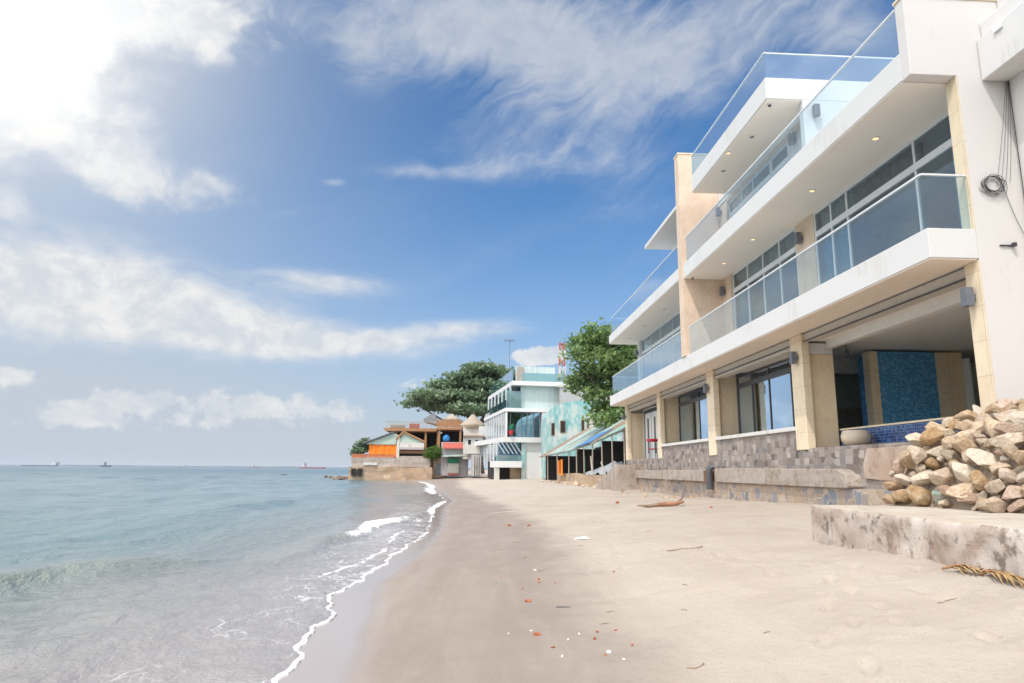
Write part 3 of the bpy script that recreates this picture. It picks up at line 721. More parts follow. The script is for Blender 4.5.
curtain(11.55, 12.75, 4.34, 7.28, 'curtain_blue'); curtain(16.7, 18.0, 4.34, 6.62, 'curtain_blue'); curtain(16.3, 18.0, 6.7, 7.28, 'curtain_white')
curtain(19.2, 20.3, 6.7, 7.28, 'curtain_white'); curtain(20.4, 24.2, 6.7, 7.28, 'curtain_white'); curtain(23.3, 24.2, 4.34, 6.62, 'curtain_blue')
curtain(26.0, 28.5, 4.34, 7.38, 'curtain_white'); curtain(23.1, 24.2, 7.95, 9.6, 'curtain_white')
curtain(13.6, 16.3, 6.7, 7.28, 'roomdark')

# --- open lounge of the near bay
hp(B(9.86, 10.05, 11.5, 17.98, .642, 1.12), 'pool_wall', 'mosaic_pool')
hp(B(9.84, 10.07, 11.5, 17.98, 1.123, 1.165), 'pool_coping', 'beige')
hp(B(11.68, 13.42, 19.0, 20.0, .64, 3.49), 'mosaic_wall', 'mosaic')
hp(B(11.42, 11.67, 18.96, 19.3, .64, 3.49), 'stone_post', 'beige')
hp(B(13.43, 13.8, 18.96, 19.3, .64, 3.49), 'stone_post', 'beige')
hp(B(13.81, 14.2, 18.94, 19.1, .64, 3.49), 'stone_post', 'panel')
gd = hp(B(14.21, 14.27, 18.7, 19.2, .64, 3.3), 'glass_door', 'frame'); B(14.28, 14.75, 19.0, 19.04, .66, 3.2).build('pane', M['mirror'], gd)
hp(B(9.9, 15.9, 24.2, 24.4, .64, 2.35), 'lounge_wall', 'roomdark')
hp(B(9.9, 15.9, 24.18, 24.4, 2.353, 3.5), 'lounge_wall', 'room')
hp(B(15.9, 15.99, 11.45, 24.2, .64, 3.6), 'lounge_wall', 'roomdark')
fr = MB().box(11.2, 12.6, 24.10, 24.17, 1.0, 1.06).box(11.2, 12.6, 24.10, 24.17, 1.75, 1.83).box(11.2, 11.28, 24.1, 24.17, 1.06, 1.75).box(12.52, 12.6, 24.1, 24.17, 1.06, 1.75)
wf = hp(fr, 'wall_mirror', 'brownwood'); B(11.29, 12.51, 24.12, 24.15, 1.07, 1.74).build('mirror_glass', M['mirror'], wf)
hp(B(10.0, 10.7, 23.5, 24.05, .64, 1.35), 'cabinet', 'brownwood')
hp(B(XC + .45, 15.9, 11.45, 24.15, 3.56, 3.72), 'lounge_ceiling', 'ceiling')
hp(B(9.9, 15.9, 20.9, 21.2, 3.12, 3.555), 'ceiling_beam', 'ceiling')
hp(B(9.62, 9.8, 11.54, 17.95, 3.36, 3.555), 'ceiling_beam', 'ceiling')
sp = hp(MB().tube([(10.5, 18.5, 3.55), (10.5, 18.5, 3.42)], .02), 'spotlight', 'lamp'); MB().tube([(10.5, 18.48, 3.42), (10.48, 18.44, 3.25)], .06, 12).build('shade', M['lamp'], sp)
for z_ in (9.95,): pass

# --- balustrades: glass sheets with a slim metal handrail
def balustrade(segs, z0, z1, gm='rail_glass', x=None):
    """segs: polyline in plan"""
    gl = MB()
    rl = MB()
    for (a, b) in zip(segs[:-1], segs[1:]):
        A_, B_ = Vector((a[0], a[1], 0)), Vector((b[0], b[1], 0)); L = (B_ - A_).length; n = max(1, round(L / 2.3)); dd = (B_ - A_) / L
        for i in range(n):
            p = A_ + dd * (L * i / n + .008); q_ = A_ + dd * (L * (i + 1) / n - .008)
            gl.bar((p.x, p.y, (z0 + z1 - .03) / 2), (q_.x, q_.y, (z0 + z1 - .03) / 2), .014, z1 - .03 - z0)
        rl.bar((a[0], a[1], z1 - .012), (b[0], b[1], z1 - .012), .05, .034)
    o = hp(gl, 'balustrade', gm); rl.build('handrail', M['rail'], o); return o
balustrade([(8.86, 11.21), (8.03, 11.21), (8.03, 24.75)], 4.313, 5.36, 'clear_glass')
balustrade([(8.03, 25.75), (8.03, 39.15), (9.55, 39.15)], 4.313, 5.40)
balustrade([(8.03, 11.43), (8.03, 24.75)], 7.913, 8.87, 'clear_glass')
balustrade([(8.03, 25.75), (8.03, 39.15), (9.9, 39.15)], 7.953, 8.90)
balustrade([(15.5, 17.14), (8.03, 17.14), (8.03, 23.68)], 10.933, 11.72)
# --- lamps on the walls, downlights in the soffits, small dome cameras
def wall_lamp(p, face):
    """two-way box lamp: body with its bracket; face 'x' looks out to sea, 'y' along the beach"""
    x, y, z = p
    if face == 'x': b = B(x - .20, x - .06, y - .08, y + .08, z - .17, z + .17); k = B(x - .06, x, y - .04, y + .04, z - .05, z + .05)
    else: b = B(x - .08, x + .08, y - .20, y - .06, z - .17, z + .17); k = B(x - .04, x + .04, y - .06, y, z - .05, z + .05)
    o = hp(b, 'wall_lamp', 'lamp', .008); k.build('bracket', M['lamp'], o)
for y_ in (11.34, 18.1, 25.3, 39.55): wall_lamp((XC - .031, y_, 3.1), 'x')
wall_lamp((XG - .02, 18.75, 6.8), 'x'); wall_lamp((XG - .081, 24.85, 6.8), 'x'); wall_lamp((XG - .081, 24.85, 10.0), 'x')
wall_lamp((XG, 18.75, 9.95), 'x'); wall_lamp((9.34, 17.1, 9.9), 'y'); wall_lamp((XG, 30.1, 9.2), 'x'); wall_lamp((XG - .1, 38.7, 6.75), 'x')
def downlight(x, y, z, lit=True):
    o = hp(MB().lathe((x, y, z), [(.095, 0), (.095, -.018), (.07, -.022), (.062, -.004)], 18), 'downlight', 'frame', smooth=True)
    MB().lathe((x, y, z), [(.060, -.005), (.060, -.012)], 18).build('bulb', M['bulb' if lit else 'darkframe'], o)
for y_ in (13.6, 16.5, 20.37, 22.95): downlight(8.79, y_, 7.314)
for y_ in (19.26, 21.73): downlight(8.47, y_, 10.261, False)
downlight(8.15, 20.4, 10.261)
for y_ in (30.6, 34.2, 37.8, 27.5): downlight(8.77, y_, 7.444, False)
def dome(x, y, z):
    o = hp(MB().lathe((x, y, z), [(.07, 0), (.07, -.03), (.055, -.035)], 16), 'dome_camera', 'rail', smooth=True)
    MB().lathe((x, y, z - .035), [(.05, 0), (.045, -.03), (.025, -.05)], 16).build('dome', M['darkframe'], o, smooth=True)
dome(8.25, 24.8, 7.314); dome(8.2, 17.35, 10.261)
hp(B(9.3, 9.55, Y0 - .03, Y0 - .002, 4.0, 4.02).box(9.5, 9.56, Y0 - .09, Y0 - .03, 3.98, 4.05), 'bracket', 'cable')

# --- things of the house front
pot = MB().lathe((9.42, 16.5, .642), [(.10, 0), (.24, .03), (.33, .14), (.34, .26), (.30, .36), (.28, .39), (.25, .38), (.25, .34), (.05, .32)], 28).build('plant_pot', 'cream', loc=(9.42, 16.5, .642), smooth=True)
tag(pot, 'squat cream bowl pot on the stone wall before the navy mosaic', 'pot')
ch = thing('chair', (9.1, 34.6, .645), 'red round backed chair at the white glass doors', 'chair')
a = [(9.1 + .26 * math.cos(t), 34.6 + .26 * math.sin(t), 1.55) for t in [i * math.pi / 8 for i in range(17)]]
MB().tube(a, .07, 8).build('backrest', 'red', ch, smooth=True)
MB().lathe((9.1, 34.6, 1.08), [(.24, 0), (.26, .03), (.22, .05)], 18).build('seat', 'red', ch, smooth=True)
for k in range(4):
    t = math.pi / 4 + k * math.pi / 2; c_, s_ = .2 * math.cos(t), .2 * math.sin(t)
    MB().tube([(9.1 + c_, 34.6 + s_, 1.08), (9.1 + c_ * 1.25, 34.6 + s_ * 1.25, .646)], .017, 6).build('leg', 'darkframe', ch)
    MB().tube([(9.1 + c_, 34.6 + s_, 1.1), (9.1 + c_ * 1.2, 34.6 + s_ * 1.2, 1.55)], .015, 6).build('spindle', 'darkframe', ch)
# coil of cable hung on the end wall, with loose ends up to the neighbour's balcony
coil = thing('cable_coil', (9.31, Y0 - .06, 5.16), 'coil of black cable hung on the white end wall', 'cable')
mb = MB()
for k in range(7):
    rr = .15 + .035 * rnd.random(); cx, cz = 9.31 + rnd.uniform(-.03, .03), 5.16 + rnd.uniform(-.03, .03); ey = rnd.uniform(.88, 1.0)
    pts = [(cx + rr * math.cos(t), Y0 - .03 - .012 * k * rnd.random(), cz + rr * ey * math.sin(t)) for t in [i * math.pi / 14 for i in range(29)]]
    mb.tube(pts, .0035 + .0015 * rnd.random(), 5)
mb.build('loops', 'cable', coil, smooth=True)
def sag(a, b, s, n=14): return [tuple(Vector(a).lerp(Vector(b), t / n) + Vector((0, 0, -s * 4 * (t / n) * (1 - t / n)))) for t in range(n + 1)]
mb = MB()
for k in range(4): mb.tube(sag((9.80 + .02 * k, Y0 - .05, 7.20), (9.38 + .08 * k, Y0 - .04, 5.2), .05 + .05 * k), .0032, 4)
mb.build('hanging_cable', 'cable', coil, smooth=True)
mb = MB()
for k in range(7):
    cx, cz = 9.31 + rnd.uniform(-.08, .08), 5.16 + rnd.uniform(-.1, .05); rr = rnd.uniform(.15, .25); t0 = rnd.uniform(0, 6.28); ln = rnd.uniform(2.5, 5)
    mb.tube([(cx + rr * math.cos(t0 + ln * i / 16), Y0 - .02 - .03 * math.sin(i * .4) ** 2, cz + rr * .8 * math.sin(t0 + ln * i / 16)) for i in range(17)], .0035, 4)
mb.tube(sag((9.5, Y0 - .03, 5.1), (9.83, Y0 - .04, 4.1), .12), .005, 5)
mb.build('loose_wire', 'cable', coil, smooth=True)

# ------------------------------------------------------------------ neighbour's house on the near side
nb = thing('neighbour_house', (9.9, 4, -.8), 'white neighbouring house with a boxy balcony, cut off at the photo edge', 'house')
B(9.86, 15, 2.0, 11.13, -.9, 10.2).build('wall', 'end_wall', nb)
B(9.36, 9.857, 2.0, 11.13, 7.23, 8.06).build('balcony', 'white', nb, bevel=.012)
B(9.46, 9.857, 2.0, 11.13, 8.063, 8.42).build('balcony_parapet', 'white', nb, bevel=.012)
B(9.32, 9.357, 10.5, 10.7, 7.9, 8.02).build('floodlight', 'rail', nb, bevel=.01)
MB().tube([(9.83, 11.08, 7.22), (9.83, 11.08, 4.0), (9.84, 11.08, -.5)], .008, 6).build('downpipe', 'cable', nb)
# ------------------------------------------------------------------ concrete platform and the heap of boulders on it
pl = [(5.30, 10.72), (6.9, 11.08), (8.6, 11.12), (9.85, 11.12), (9.85, 2.2), (5.02, 2.2), (5.10, 5.0), (5.16, 7.0), (5.22, 9.0)]
def platform():
    """outline resampled, chamfered lip, broken wavering face"""
    pts = []
    for i in range(len(pl)):
        a, b = Vector(pl[i]), Vector(pl[(i + 1) % len(pl)]); n = max(1, int((b - a).length / .09))
        pts += [a.lerp(b, k / n) for k in range(n)]
    n = len(pts); cen = Vector((7.5, 6.5)); lv = [(-1.7, 0), (-1.25, 0), (-1.05, 0), (-.95, 0), (-.85, .0), (-.76, .0), (-.67, .0), (-.60, .0), (-.545, .012), (-.512, .035), (-.50, .075)]
    vs = []; fs = []
    for z, ins in lv:
        for p in pts:
            d_ = (cen - p).normalized(); q_ = Vector((p.x, p.y, z)); 
            nz = mnoise.noise(q_ * 2.1) * .05 + mnoise.noise(q_ * 6.5) * .03 + mnoise.noise(q_ * 15) * .012
            if z < -.62: nz += .035 * max(0, mnoise.noise(q_ * 3.3 + Vector((4, 0, 0)))) * 2
            e = ins + nz; vs.append((p.x + d_.x * e, p.y + d_.y * e, z + .014 * mnoise.noise(q_ * 3)))
    for j in range(len(lv) - 1):
        for i in range(n): fs.append((j * n + i, j * n + (i + 1) % n, (j + 1) * n + (i + 1) % n, (j + 1) * n + i))
    fs.append(tuple(range((len(lv) - 1) * n, len(lv) * n)))
    return MB().add(vs, fs)
plat = platform().build('concrete_platform', 'block', loc=(7.5, 6.5, -1.2), smooth=True)
tag(plat, 'low stained old concrete platform at the edge of the sand, carrying the boulders', 'platform')
plat.data.materials.append(M['top'])
for p in plat.data.polygons:
    if p.normal.z > .75: p.material_index = 1

def rock_mesh(seed, ang=1.0):
    r_ = random.Random(seed); bm = bmesh.new(); bmesh.ops.create_icosphere(bm, subdivisions=4, radius=1.0)
    pls = []
    for _ in range(r_.randint(9, 14)):
        n_ = Vector((r_.gauss(0, 1), r_.gauss(0, 1), r_.gauss(0, 1))).normalized(); pls.append((n_, r_.uniform(.46, .78)))
    sh = Vector((r_.uniform(0, 50), r_.uniform(0, 50), r_.uniform(0, 50)))
    for v in bm.verts:
        c = v.co.copy() * (1 + .10 * mnoise.noise(v.co * 1.2 + sh))
        for n_, h in pls:
            k = c.dot(n_) - h
            if k > 0: c -= n_ * k * (.97 * ang)
        c += c.normalized() * (.035 * mnoise.noise(c * 3.1 + sh) + .018 * mnoise.noise(c * 8 + sh))
        v.co = c
    me = bpy.data.meshes.new('rock'); bm.to_mesh(me); bm.free()
    me.polygons.foreach_set('use_smooth', [True] * len(me.polygons)); me.set_sharp_from_angle(angle=R(32))
    return me
RK = {
 'cream': rockmat('cream_rock', [(.58, .44, .32), (.76, .62, .48), (.86, .75, .62)]),
 'tan': rockmat('tan_rock', [(.50, .34, .21), (.70, .52, .35), (.80, .65, .49)]),
 'orange': rockmat('orange_rock', [(.46, .28, .13), (.60, .42, .25), (.68, .58, .46)]),
 'pink': rockmat('pink_rock', [(.50, .33, .24), (.68, .50, .39), (.78, .64, .53)]),
 'grey': rockmat('grey_rock', [(.46, .39, .32), (.62, .55, .47), (.74, .67, .58)]),
 'wet': rockmat('wet_sea_rock', [(.08, .06, .045), (.16, .12, .09), (.24, .19, .14)]),
 'green': rockmat('stained_rock', [(.40, .35, .29), (.56, .50, .43), (.62, .57, .50)], (.30, .52, .42)),
}
RLAB = {'cream': 'pale cream boulder in the rock pile on the concrete platform', 'tan': 'sandy tan boulder in the rock pile on the concrete platform',
        'orange': 'orange brown boulder in the rock pile on the concrete platform', 'pink': 'pinkish brown boulder in the rock pile on the concrete platform',
        'grey': 'light grey boulder in the rock pile on the concrete platform', 'green': 'cream boulder with green stains in the rock pile'}
RM = {}
def rock(kind, p, s, rot, label=None, group=None):
    key = (kind, rnd.randint(0, 4))
    if key not in RM:
        me = rock_mesh(hash(key[0]) % 97 + key[1] * 131 if False else (list(RK).index(kind) * 31 + key[1] * 7 + 3)); me.materials.append(RK[kind]); RM[key] = me
    o = bpy.data.objects.new('rock', RM[key]); C.objects.link(o); o.location = p; o.scale = s; o.rotation_euler = rot
    tag(o, label or RLAB[kind], 'rock', group or 'boulders heaped on the concrete platform'); return o
def rock_fixed(kind, p, s, rot, label):
    return rock(kind, p, s, rot, label)
PTOP = -.50
def pile(x, y):
    e = x - (6.74 + .06 * math.sin(y * 2.6) + (10.9 - y) * .20)
    if e < 0: return -1
    h = 1.05 * (1 - math.exp(-e / .28)) + .30 * e
    h = min(h, (11.12 - y) * 3.0 + .45, 1.58, (y - 6.6) * .95)
    return h
# rocks one can point at, along the front of the heap
placed = []
def put_rock(kind, x, y, z, r, sq=(1.25, .95, .78), label=None, rz=None, tilt=.35):
    rot = (rnd.uniform(-tilt, tilt), rnd.uniform(-tilt, tilt), rnd.uniform(0, 6.28) if rz is None else rz)
    placed.append((x, y, z, r)); rock(kind, (x, y, z), (r * sq[0], r * sq[1], r * sq[2]), rot, label)
put_rock('orange', 6.86, 10.45, PTOP + .17, .20, (1.15, .95, .85), 'rounded orange stained boulder at the seaward foot of the rock pile', .3)
put_rock('green', 7.08, 10.2, PTOP + .17, .18, (.9, .9, .9), 'blocky brown boulder with a green painted top at the foot of the pile', .8)
put_rock('tan', 7.18, 9.75, PTOP + .21, .28, (1.3, .95, .80), 'largest angular tan boulder at the front foot of the rock pile', .5, .15)
put_rock('cream', 6.92, 8.95, PTOP + .12, .17, (1.3, 1.0, .72), 'smooth white boulder standing foremost on the platform', .2, .15)
put_rock('orange', 7.0, 9.25, PTOP + .10, .11, (1.1, .9, .8), 'small orange brown boulder between the big angular and the white one', 0)
put_rock('cream', 6.98, 10.5, PTOP + .80, .19, (1.0, .9, 1.0), 'tall cream boulder perched at the left end of the rock pile', 1.0)
put_rock('orange', 7.24, 10.5, PTOP + 1.08, .19, (1.3, .9, .75), 'ochre wedge shaped boulder on the left shoulder of the rock pile', .4)
rr_ = random.Random(21)
def nearest_ok(x, y, z, r, k):
    for (a, b, c, s) in placed:
        if (a - x) ** 2 + (b - y) ** 2 + (c - z) ** 2 < (k * (r + s)) ** 2: return False
    return True
kinds = ['cream'] * 9 + ['tan'] * 8 + ['pink'] * 4 + ['orange'] * 3 + ['grey'] * 1
for (rmin, rmax, tries, k, lift) in ((.15, .20, 1500, .74, .0), (.11, .15, 3600, .72, .0), (.09, .125, 5000, .72, -.02), (.055, .09, 5000, .75, -.03)):
    for _ in range(tries):
        x, y = rr_.uniform(6.3, 9.5), rr_.uniform(6.7, 11.05); h = pile(x, y); r_ = rr_.uniform(rmin, rmax)
        if h < .05 or y + r_ > 11.2 or x + r_ > 9.8: continue
        z = PTOP + max(h + lift, r_ * .62)
        if not nearest_ok(x, y, z, r_, k): continue
        put_rock(rr_.choice(kinds), x, y, z, r_, (rr_.uniform(1.15, 1.65), rr_.uniform(.85, 1.1), rr_.uniform(.62, .95)), tilt=.7)
        if len(placed) > 300: break
# dark inner fill so that the heap is solid
vs = []; fs = []; nx, ny = 34, 40
for j in range(ny):
    for i in range(nx):
        x = 6.5 + 3.2 * i / (nx - 1); y = 6.5 + 4.55 * j / (ny - 1); h = pile(x, y) - .26
        if i in (0, nx - 1) or j in (0, ny - 1): h = -.2
        vs.append((x, y, PTOP + max(h, -.08) + .05 * mnoise.noise((x * 4, y * 4, 0))))
        if i and j: a = j * nx + i; fs.append((a, a - 1, a - nx - 1, a - nx))
o = MB().add(vs, fs).build('rubble', old_concrete('rubble_fill', (.34, .27, .2), (.2, .15, .11), (.42, .35, .28), 3), loc=(8, 9, PTOP), smooth=True)
tag(o, kind='stuff', label='gravelly fill between the boulders of the heap')

# ------------------------------------------------------------------ litter on the sand
def on_sand(x, y, dz=0.0): return Vector((x, y, ground_at(x, y) + dz))
def chunk(name, x, y, s, m, label, cat, group=None, seed=1, flat=.6):
    r_ = random.Random(seed); bm = bmesh.new(); bmesh.ops.create_icosphere(bm, subdivisions=2, radius=1)
    pls = [(Vector((r_.gauss(0, 1), r_.gauss(0, 1), r_.gauss(0, 1))).normalized(), r_.uniform(.4, .7)) for _ in range(7)]
    for v in bm.verts:
        for n_, h in pls:
            k = v.co.dot(n_) - h
            if k > 0: v.co -= n_ * k
        v.co = Vector((v.co.x * s, v.co.y * s * .7, v.co.z * s * flat))
    me = bpy.data.meshes.new(name); bm.to_mesh(me); bm.free(); me.materials.append(M[m])
    o = bpy.data.objects.new(name, me); C.objects.link(o); o.location = on_sand(x, y, s * flat * .25); o.rotation_euler.z = r_.uniform(0, 6)
    return tag(o, label, cat, group)
M['brick'] = simple('broken_red_brick', (.42, .13, .06), .85, .3, 20)
M['shell'] = simple('white_shell', (.72, .69, .66), .6, .1, 30)
M['plastic'] = simple('white_plastic_scrap', (.80, .80, .82), .35, .04)
chunk('brick_fragment', .64, 7.93, .052, 'brick', 'longest red brick fragment lying on the damp sand', 'brick', seed=2, flat=.42)
chunk('brick_fragment', .59, 6.35, .048, 'brick', 'thick orange red brick lump nearest on the damp sand', 'brick', seed=5, flat=.7)
for i, (x, y, s) in enumerate([(.87, 9.2, .034), (.86, 9.0, .034), (1.05, 8.9, .02), (.62, 8.6, .02), (1.12, 6.32, .024), (1.05, 6.05, .026), (1.28, 6.3, .022), (.68, 5.9, .022), (1.3, 5.75, .02), (1.04, 5.55, .018), (.4, 9.6, .02), (.1, 10.1, .018), (.3, 10.6, .02), (.95, 18.2, .07), (1.45, 17.9, .06), (5.0, 24.0, .10), (1.9, 9.4, .022), (6.7, 19.4, .07)]):
    chunk('brick_fragment', x, y, s, 'brick', 'small red brick fragment scattered on the sand', 'brick', 'small brick fragments on the sand', seed=20 + i)
for i, (x, y, s) in enumerate([(.83, 6.1, .028), (1.08, 5.6, .032), (.95, 6.3, .02), (.55, 6.55, .02), (.72, 5.62, .022), (.35, 6.5, .018), (1.15, 5.4, .016), (.9, 10.0, .03)]):
    chunk('shell', x, y, s, 'shell', 'small white shell lying on the damp sand', 'shell', 'white shells on the sand', seed=60 + i, flat=.5)
def crumple(name, x, y, sx, sy, m, label, cat, seed=3, h=.05):
    n = 14; vs = []; fs = []; z0 = ground_at(x, y)
    for j in range(n):
        for i in range(n):
            u, v_ = i / (n - 1) - .5, j / (n - 1) - .5; p = Vector((u * 5 + seed, v_ * 5, seed))
            e = max(0, 1 - 3.4 * max(abs(u), abs(v_)) ** 2)
            X_, Y_ = x + u * sx * (1 + .3 * mnoise.noise(p)), y + v_ * sy * (1 + .3 * mnoise.noise(p + Vector((3, 3, 0))))
            vs.append((X_, Y_, ground_at(X_, Y_) + .004 + h * e * (.6 + .9 * mnoise.noise(p * 1.3))))
            if i and j: a = j * n + i; fs.append((a, a - 1, a - n - 1, a - n))
    o = MB().add(vs, fs).build(name, m, loc=(x, y, z0), smooth=False)
    sm = o.modifiers.new('thickness', 'SOLIDIFY'); sm.thickness = .004
    return tag(o, label, cat)
crumple('plastic_scrap', 2.14, 13.7, .26, .18, 'plastic', 'white crumpled plastic scrap lying alone on the dry sand', 'litter', 3, .05)
crumple('plastic_scrap', 1.05, 23.5, .9, .35, 'palewood', 'flat grey brown scrap half buried in sand near the waterline', 'litter', 8, .02)
def stick(name, pts, rad, m, label, cat, group=None):
    P_ = [on_sand(x, y, rad * .5 + (t[0] if t else 0)) for (x, y, *t) in pts]
    o = MB().tube(P_, [rad * (.7 + .3 * math.sin(i * 2.1 + 1)) for i in range(len(P_))], 6).build(name, m, loc=P_[0], smooth=True)
    return tag(o, label, cat, group)
stick('twig', [(.90, 7.5), (.96, 7.48), (1.04, 7.46)], .010, 'darkframe', 'short dark twig on the damp sand beside the brick pieces', 'twig')
stick('twig', [(1.53, 5.06), (1.57, 5.02), (1.62, 5.05), (1.66, 5.1)], .008, 'wood', 'thin curved brown twig lying closest on the sand', 'twig')
stick('driftwood_stick', [(3.05, 10.95), (3.25, 10.85), (3.5, 10.9, .01), (3.62, 10.95, .02)], .013, 'wood', 'thin brown driftwood stick on the dry sand', 'stick')
for i, (x, y, a, L) in enumerate([(1.2, 6.6, .3, .09), (.92, 9.9, .1, .1), (.85, 11.5, 1.2, .14), (2.4, 5.8, .4, .07), (2.45, 8.0, 1.9, .1), (4.3, 6.3, .2, .14), (4.1, 6.1, .5, .1), (2.1, 6.9, 2.0, .08), (1.9, 12.5, .6, .12), (3.6, 14.5, .1, .2), (3.0, 15.5, 1.0, .16), (.8, 14.0, .2, .2), (1.35, 7.1, .2, .08), (.55, 12.8, 2.2, .15)]):
    stick('twig', [(x, y), (x + L * .5 * math.cos(a), y + L * .5 * math.sin(a) + .01), (x + L * math.cos(a), y + L * math.sin(a))], .006, 'wood', 'tiny dark twig scattered on the sand', 'twig', 'tiny twigs on the sand')
lg = thing('driftwood_log', on_sand(5.75, 20.6), 'reddish brown driftwood log with broken branch on the dry sand', 'log')
P_ = [on_sand(x, y, dz) for x, y, dz in ((5.35, 20.9, .03), (5.55, 20.7, .05), (5.8, 20.5, .07), (6.05, 20.42, .08), (6.25, 20.4, .14))]
MB().tube(P_, [.03, .06, .075, .06, .03], 10).build('trunk', simple('red_driftwood', (.34, .17, .10), .9, .35, 7, bump=.5), lg, smooth=True)
MB().tube([P_[3] + Vector((0, 0, .02)), P_[3] + Vector((.18, .1, .16)), P_[3] + Vector((.2, .1, .26))], [.05, .04, .02], 8).build('branch', 'wood', lg, smooth=True)
MB().tube([P_[1], P_[1] + Vector((-.3, -.1, -.04)), P_[1] + Vector((-.65, -.12, -.02))], [.06, .045, .02], 8).build('branch', 'wood', lg, smooth=True)
# dry palm fronds against the platform
def frond(x, y, a, L, label, seed):
    r_ = random.Random(seed); o = thing('palm_frond', on_sand(x, y), label, 'palm frond')
    P_ = []
    for i in range(9):
        t = i / 8; X_, Y_ = x + L * t * math.cos(a), y + L * t * math.sin(a); P_.append(on_sand(X_, Y_, .025 + .05 * math.sin(t * 3.1)))
    mb = MB().tube(P_, [.013 - .009 * i / 8 for i in range(9)], 6); mb.build('midrib', 'orangewood', o, smooth=True)
    vs = []; fs = []
    for k in range(70):
        t = r_.uniform(.12, .98); i = min(7, int(t * 8)); p = P_[i].lerp(P_[i + 1], t * 8 - i); sd = r_.choice((-1, 1)); b = a + sd * r_.uniform(.06, .42)
        l = r_.uniform(.15, .32) * (1.1 - t * .4); q_ = Vector((p.x + l * math.cos(b), p.y + l * math.sin(b), 0)); q_.z = ground_at(q_.x, q_.y) + r_.uniform(.005, .06)
        wv = Vector((-math.sin(b), math.cos(b), r_.uniform(-.3, .3))) * .010; n = len(vs)
        m_ = p.lerp(q_, .5) + Vector((0, 0, .02)); vs += [p - wv, p + wv, m_ + wv, q_, m_ - wv]; fs += [(n, n + 1, n + 2, n + 3, n + 4)]
    MB().add(vs, fs).build('leaflets', simple('dry_palm_leaf', (.42, .27, .12), .8, .3, 9), o)
frond(4.96, 7.25, -1.50, .8, 'dry orange palm frond lying along the foot of the platform', 4)
frond(4.99, 6.75, -1.62, .8, 'second dry palm frond lying across the first, closer to the photo edge', 9)
# ------------------------------------------------------------------ shacks along the beach past the white house
M['green_tin'] = corrugated('green_tin_roof', (.28, .52, .45), .16)
M['rust_tin'] = corrugated('rusty_tin_roof', (.36, .27, .21), .6, rustcol=(.26, .16, .10))
M['pale_tin'] = corrugated('pale_tin_roof', (.38, .54, .50), .26)
M['tarp_blue'] = simple('blue_tarpaulin', (.08, .22, .46), .45, .2, 3, bump=.5)
M['tarp_grey'] = simple('grey_tarpaulin', (.36, .38, .40), .6, .2, 3, bump=.5)
M['orange'] = simple('orange_canvas', (.92, .24, .015), .7, .08, 2)
M['greenpaint'] = simple('green_paint', (.03, .26, .14), .6, .25)
M['teal'] = mat('peeling_teal_paint', lambda g: (lambda p: {'Base Color': g.mix(g.noise(g.scale(p, 1, 1, .6), .9, 9, .72).step(.42, .60), g.mix(g.noise(g.scale(p, 1.5, 1.5, .3), .8, 6).step(.4, .7), (.16, .42, .43), (.28, .54, .53)), (.58, .62, .58)), 'Roughness': .8, 'Normal': g.bump(g.noise(p, 4, 6), .3, .02)})(g.coord()))
M['oldwhite'] = plaster('old_whitewash', (.66, .64, .60), .5)
M['greywall'] = plaster('grey_render', (.42, .40, .42), .3)
M['thatch'] = mat('palm_thatch', lambda g: (lambda p: {'Base Color': g.mix(g.noise(g.scale(p, 5, 5, .9), 2.5, 6, .7).step(.35, .7), (.50, .42, .35), (.32, .25, .19)), 'Roughness': .95, 'Normal': g.bump(g.noise(g.scale(p, 8, 8, 1), 2.5, 4), 1.0, .05)})(g.coord()))
M['thatchdark'] = simple('thatch_fringe', (.42, .31, .20), .95, .4, 9, bump=.8)
M['redawning'] = simple('red_awning', (.46, .11, .08), .7, .2)
M['pinkawning'] = simple('faded_awning', (.48, .42, .42), .7, .1)
def shack(y0, y1, e0, e1, roofs, label, posts, over=None):
    """lean-to: eave along the beach at (x,z) e0..e1, roof rising inland in sheets"""
    o = thing('beach_shack', (9.5, y0, -.9), label, 'shack')
    n = len(roofs)
    for i, m in enumerate(roofs):
        a, b = i / n + .004, (i + 1) / n - .004
        def L(t): return (e0[0] + (e1[0] - e0[0]) * t, y0 + (y1 - y0) * t, e0[1] + (e1[1] - e0[1]) * t + .02 * math.sin(i * 2.3))
        p, q_ = L(a), L(b); up = Vector((5.0, 0, 3.0)); th = Vector((0, 0, .05))
        pts = [Vector(p), Vector(q_), Vector(q_) + up, Vector(p) + up]
        MB().hexa([v - th for v in pts], pts).build('roof_sheet', m, o)
    fz = MB()
    for i in range(n + 1): 
        t = i / n; fz.bar((e0[0] + (e1[0] - e0[0]) * t + .2, y0 + (y1 - y0) * t, e0[1] + (e1[1] - e0[1]) * t - .03), (e0[0] + 4.9, y0 + (y1 - y0) * t, e0[1] + (e1[1] - e0[1]) * t + 2.80), .07)
    fz.bar((e0[0] + .12, y0, e0[1] - .08), (e1[0] + .12, y1, e1[1] - .06), .06, .06); fz.build('rafters', 'palewood', o)
    for k in range(posts):
        t = (k + .12) / posts; x, y, z = e0[0] + (e1[0] - e0[0]) * t + .15, y0 + (y1 - y0) * t, e0[1] + (e1[1] - e0[1]) * t
        MB().tube([(x, y, -1.0), (x + .03 * math.sin(k * 5), y, z - .06)], [.05, .045], 8).build('post', 'palewood', o, smooth=True)
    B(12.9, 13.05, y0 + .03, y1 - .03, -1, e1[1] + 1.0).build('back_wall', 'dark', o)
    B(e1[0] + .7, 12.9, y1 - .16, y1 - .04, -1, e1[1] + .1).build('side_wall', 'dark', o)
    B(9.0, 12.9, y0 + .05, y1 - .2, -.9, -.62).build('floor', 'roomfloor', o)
    return o
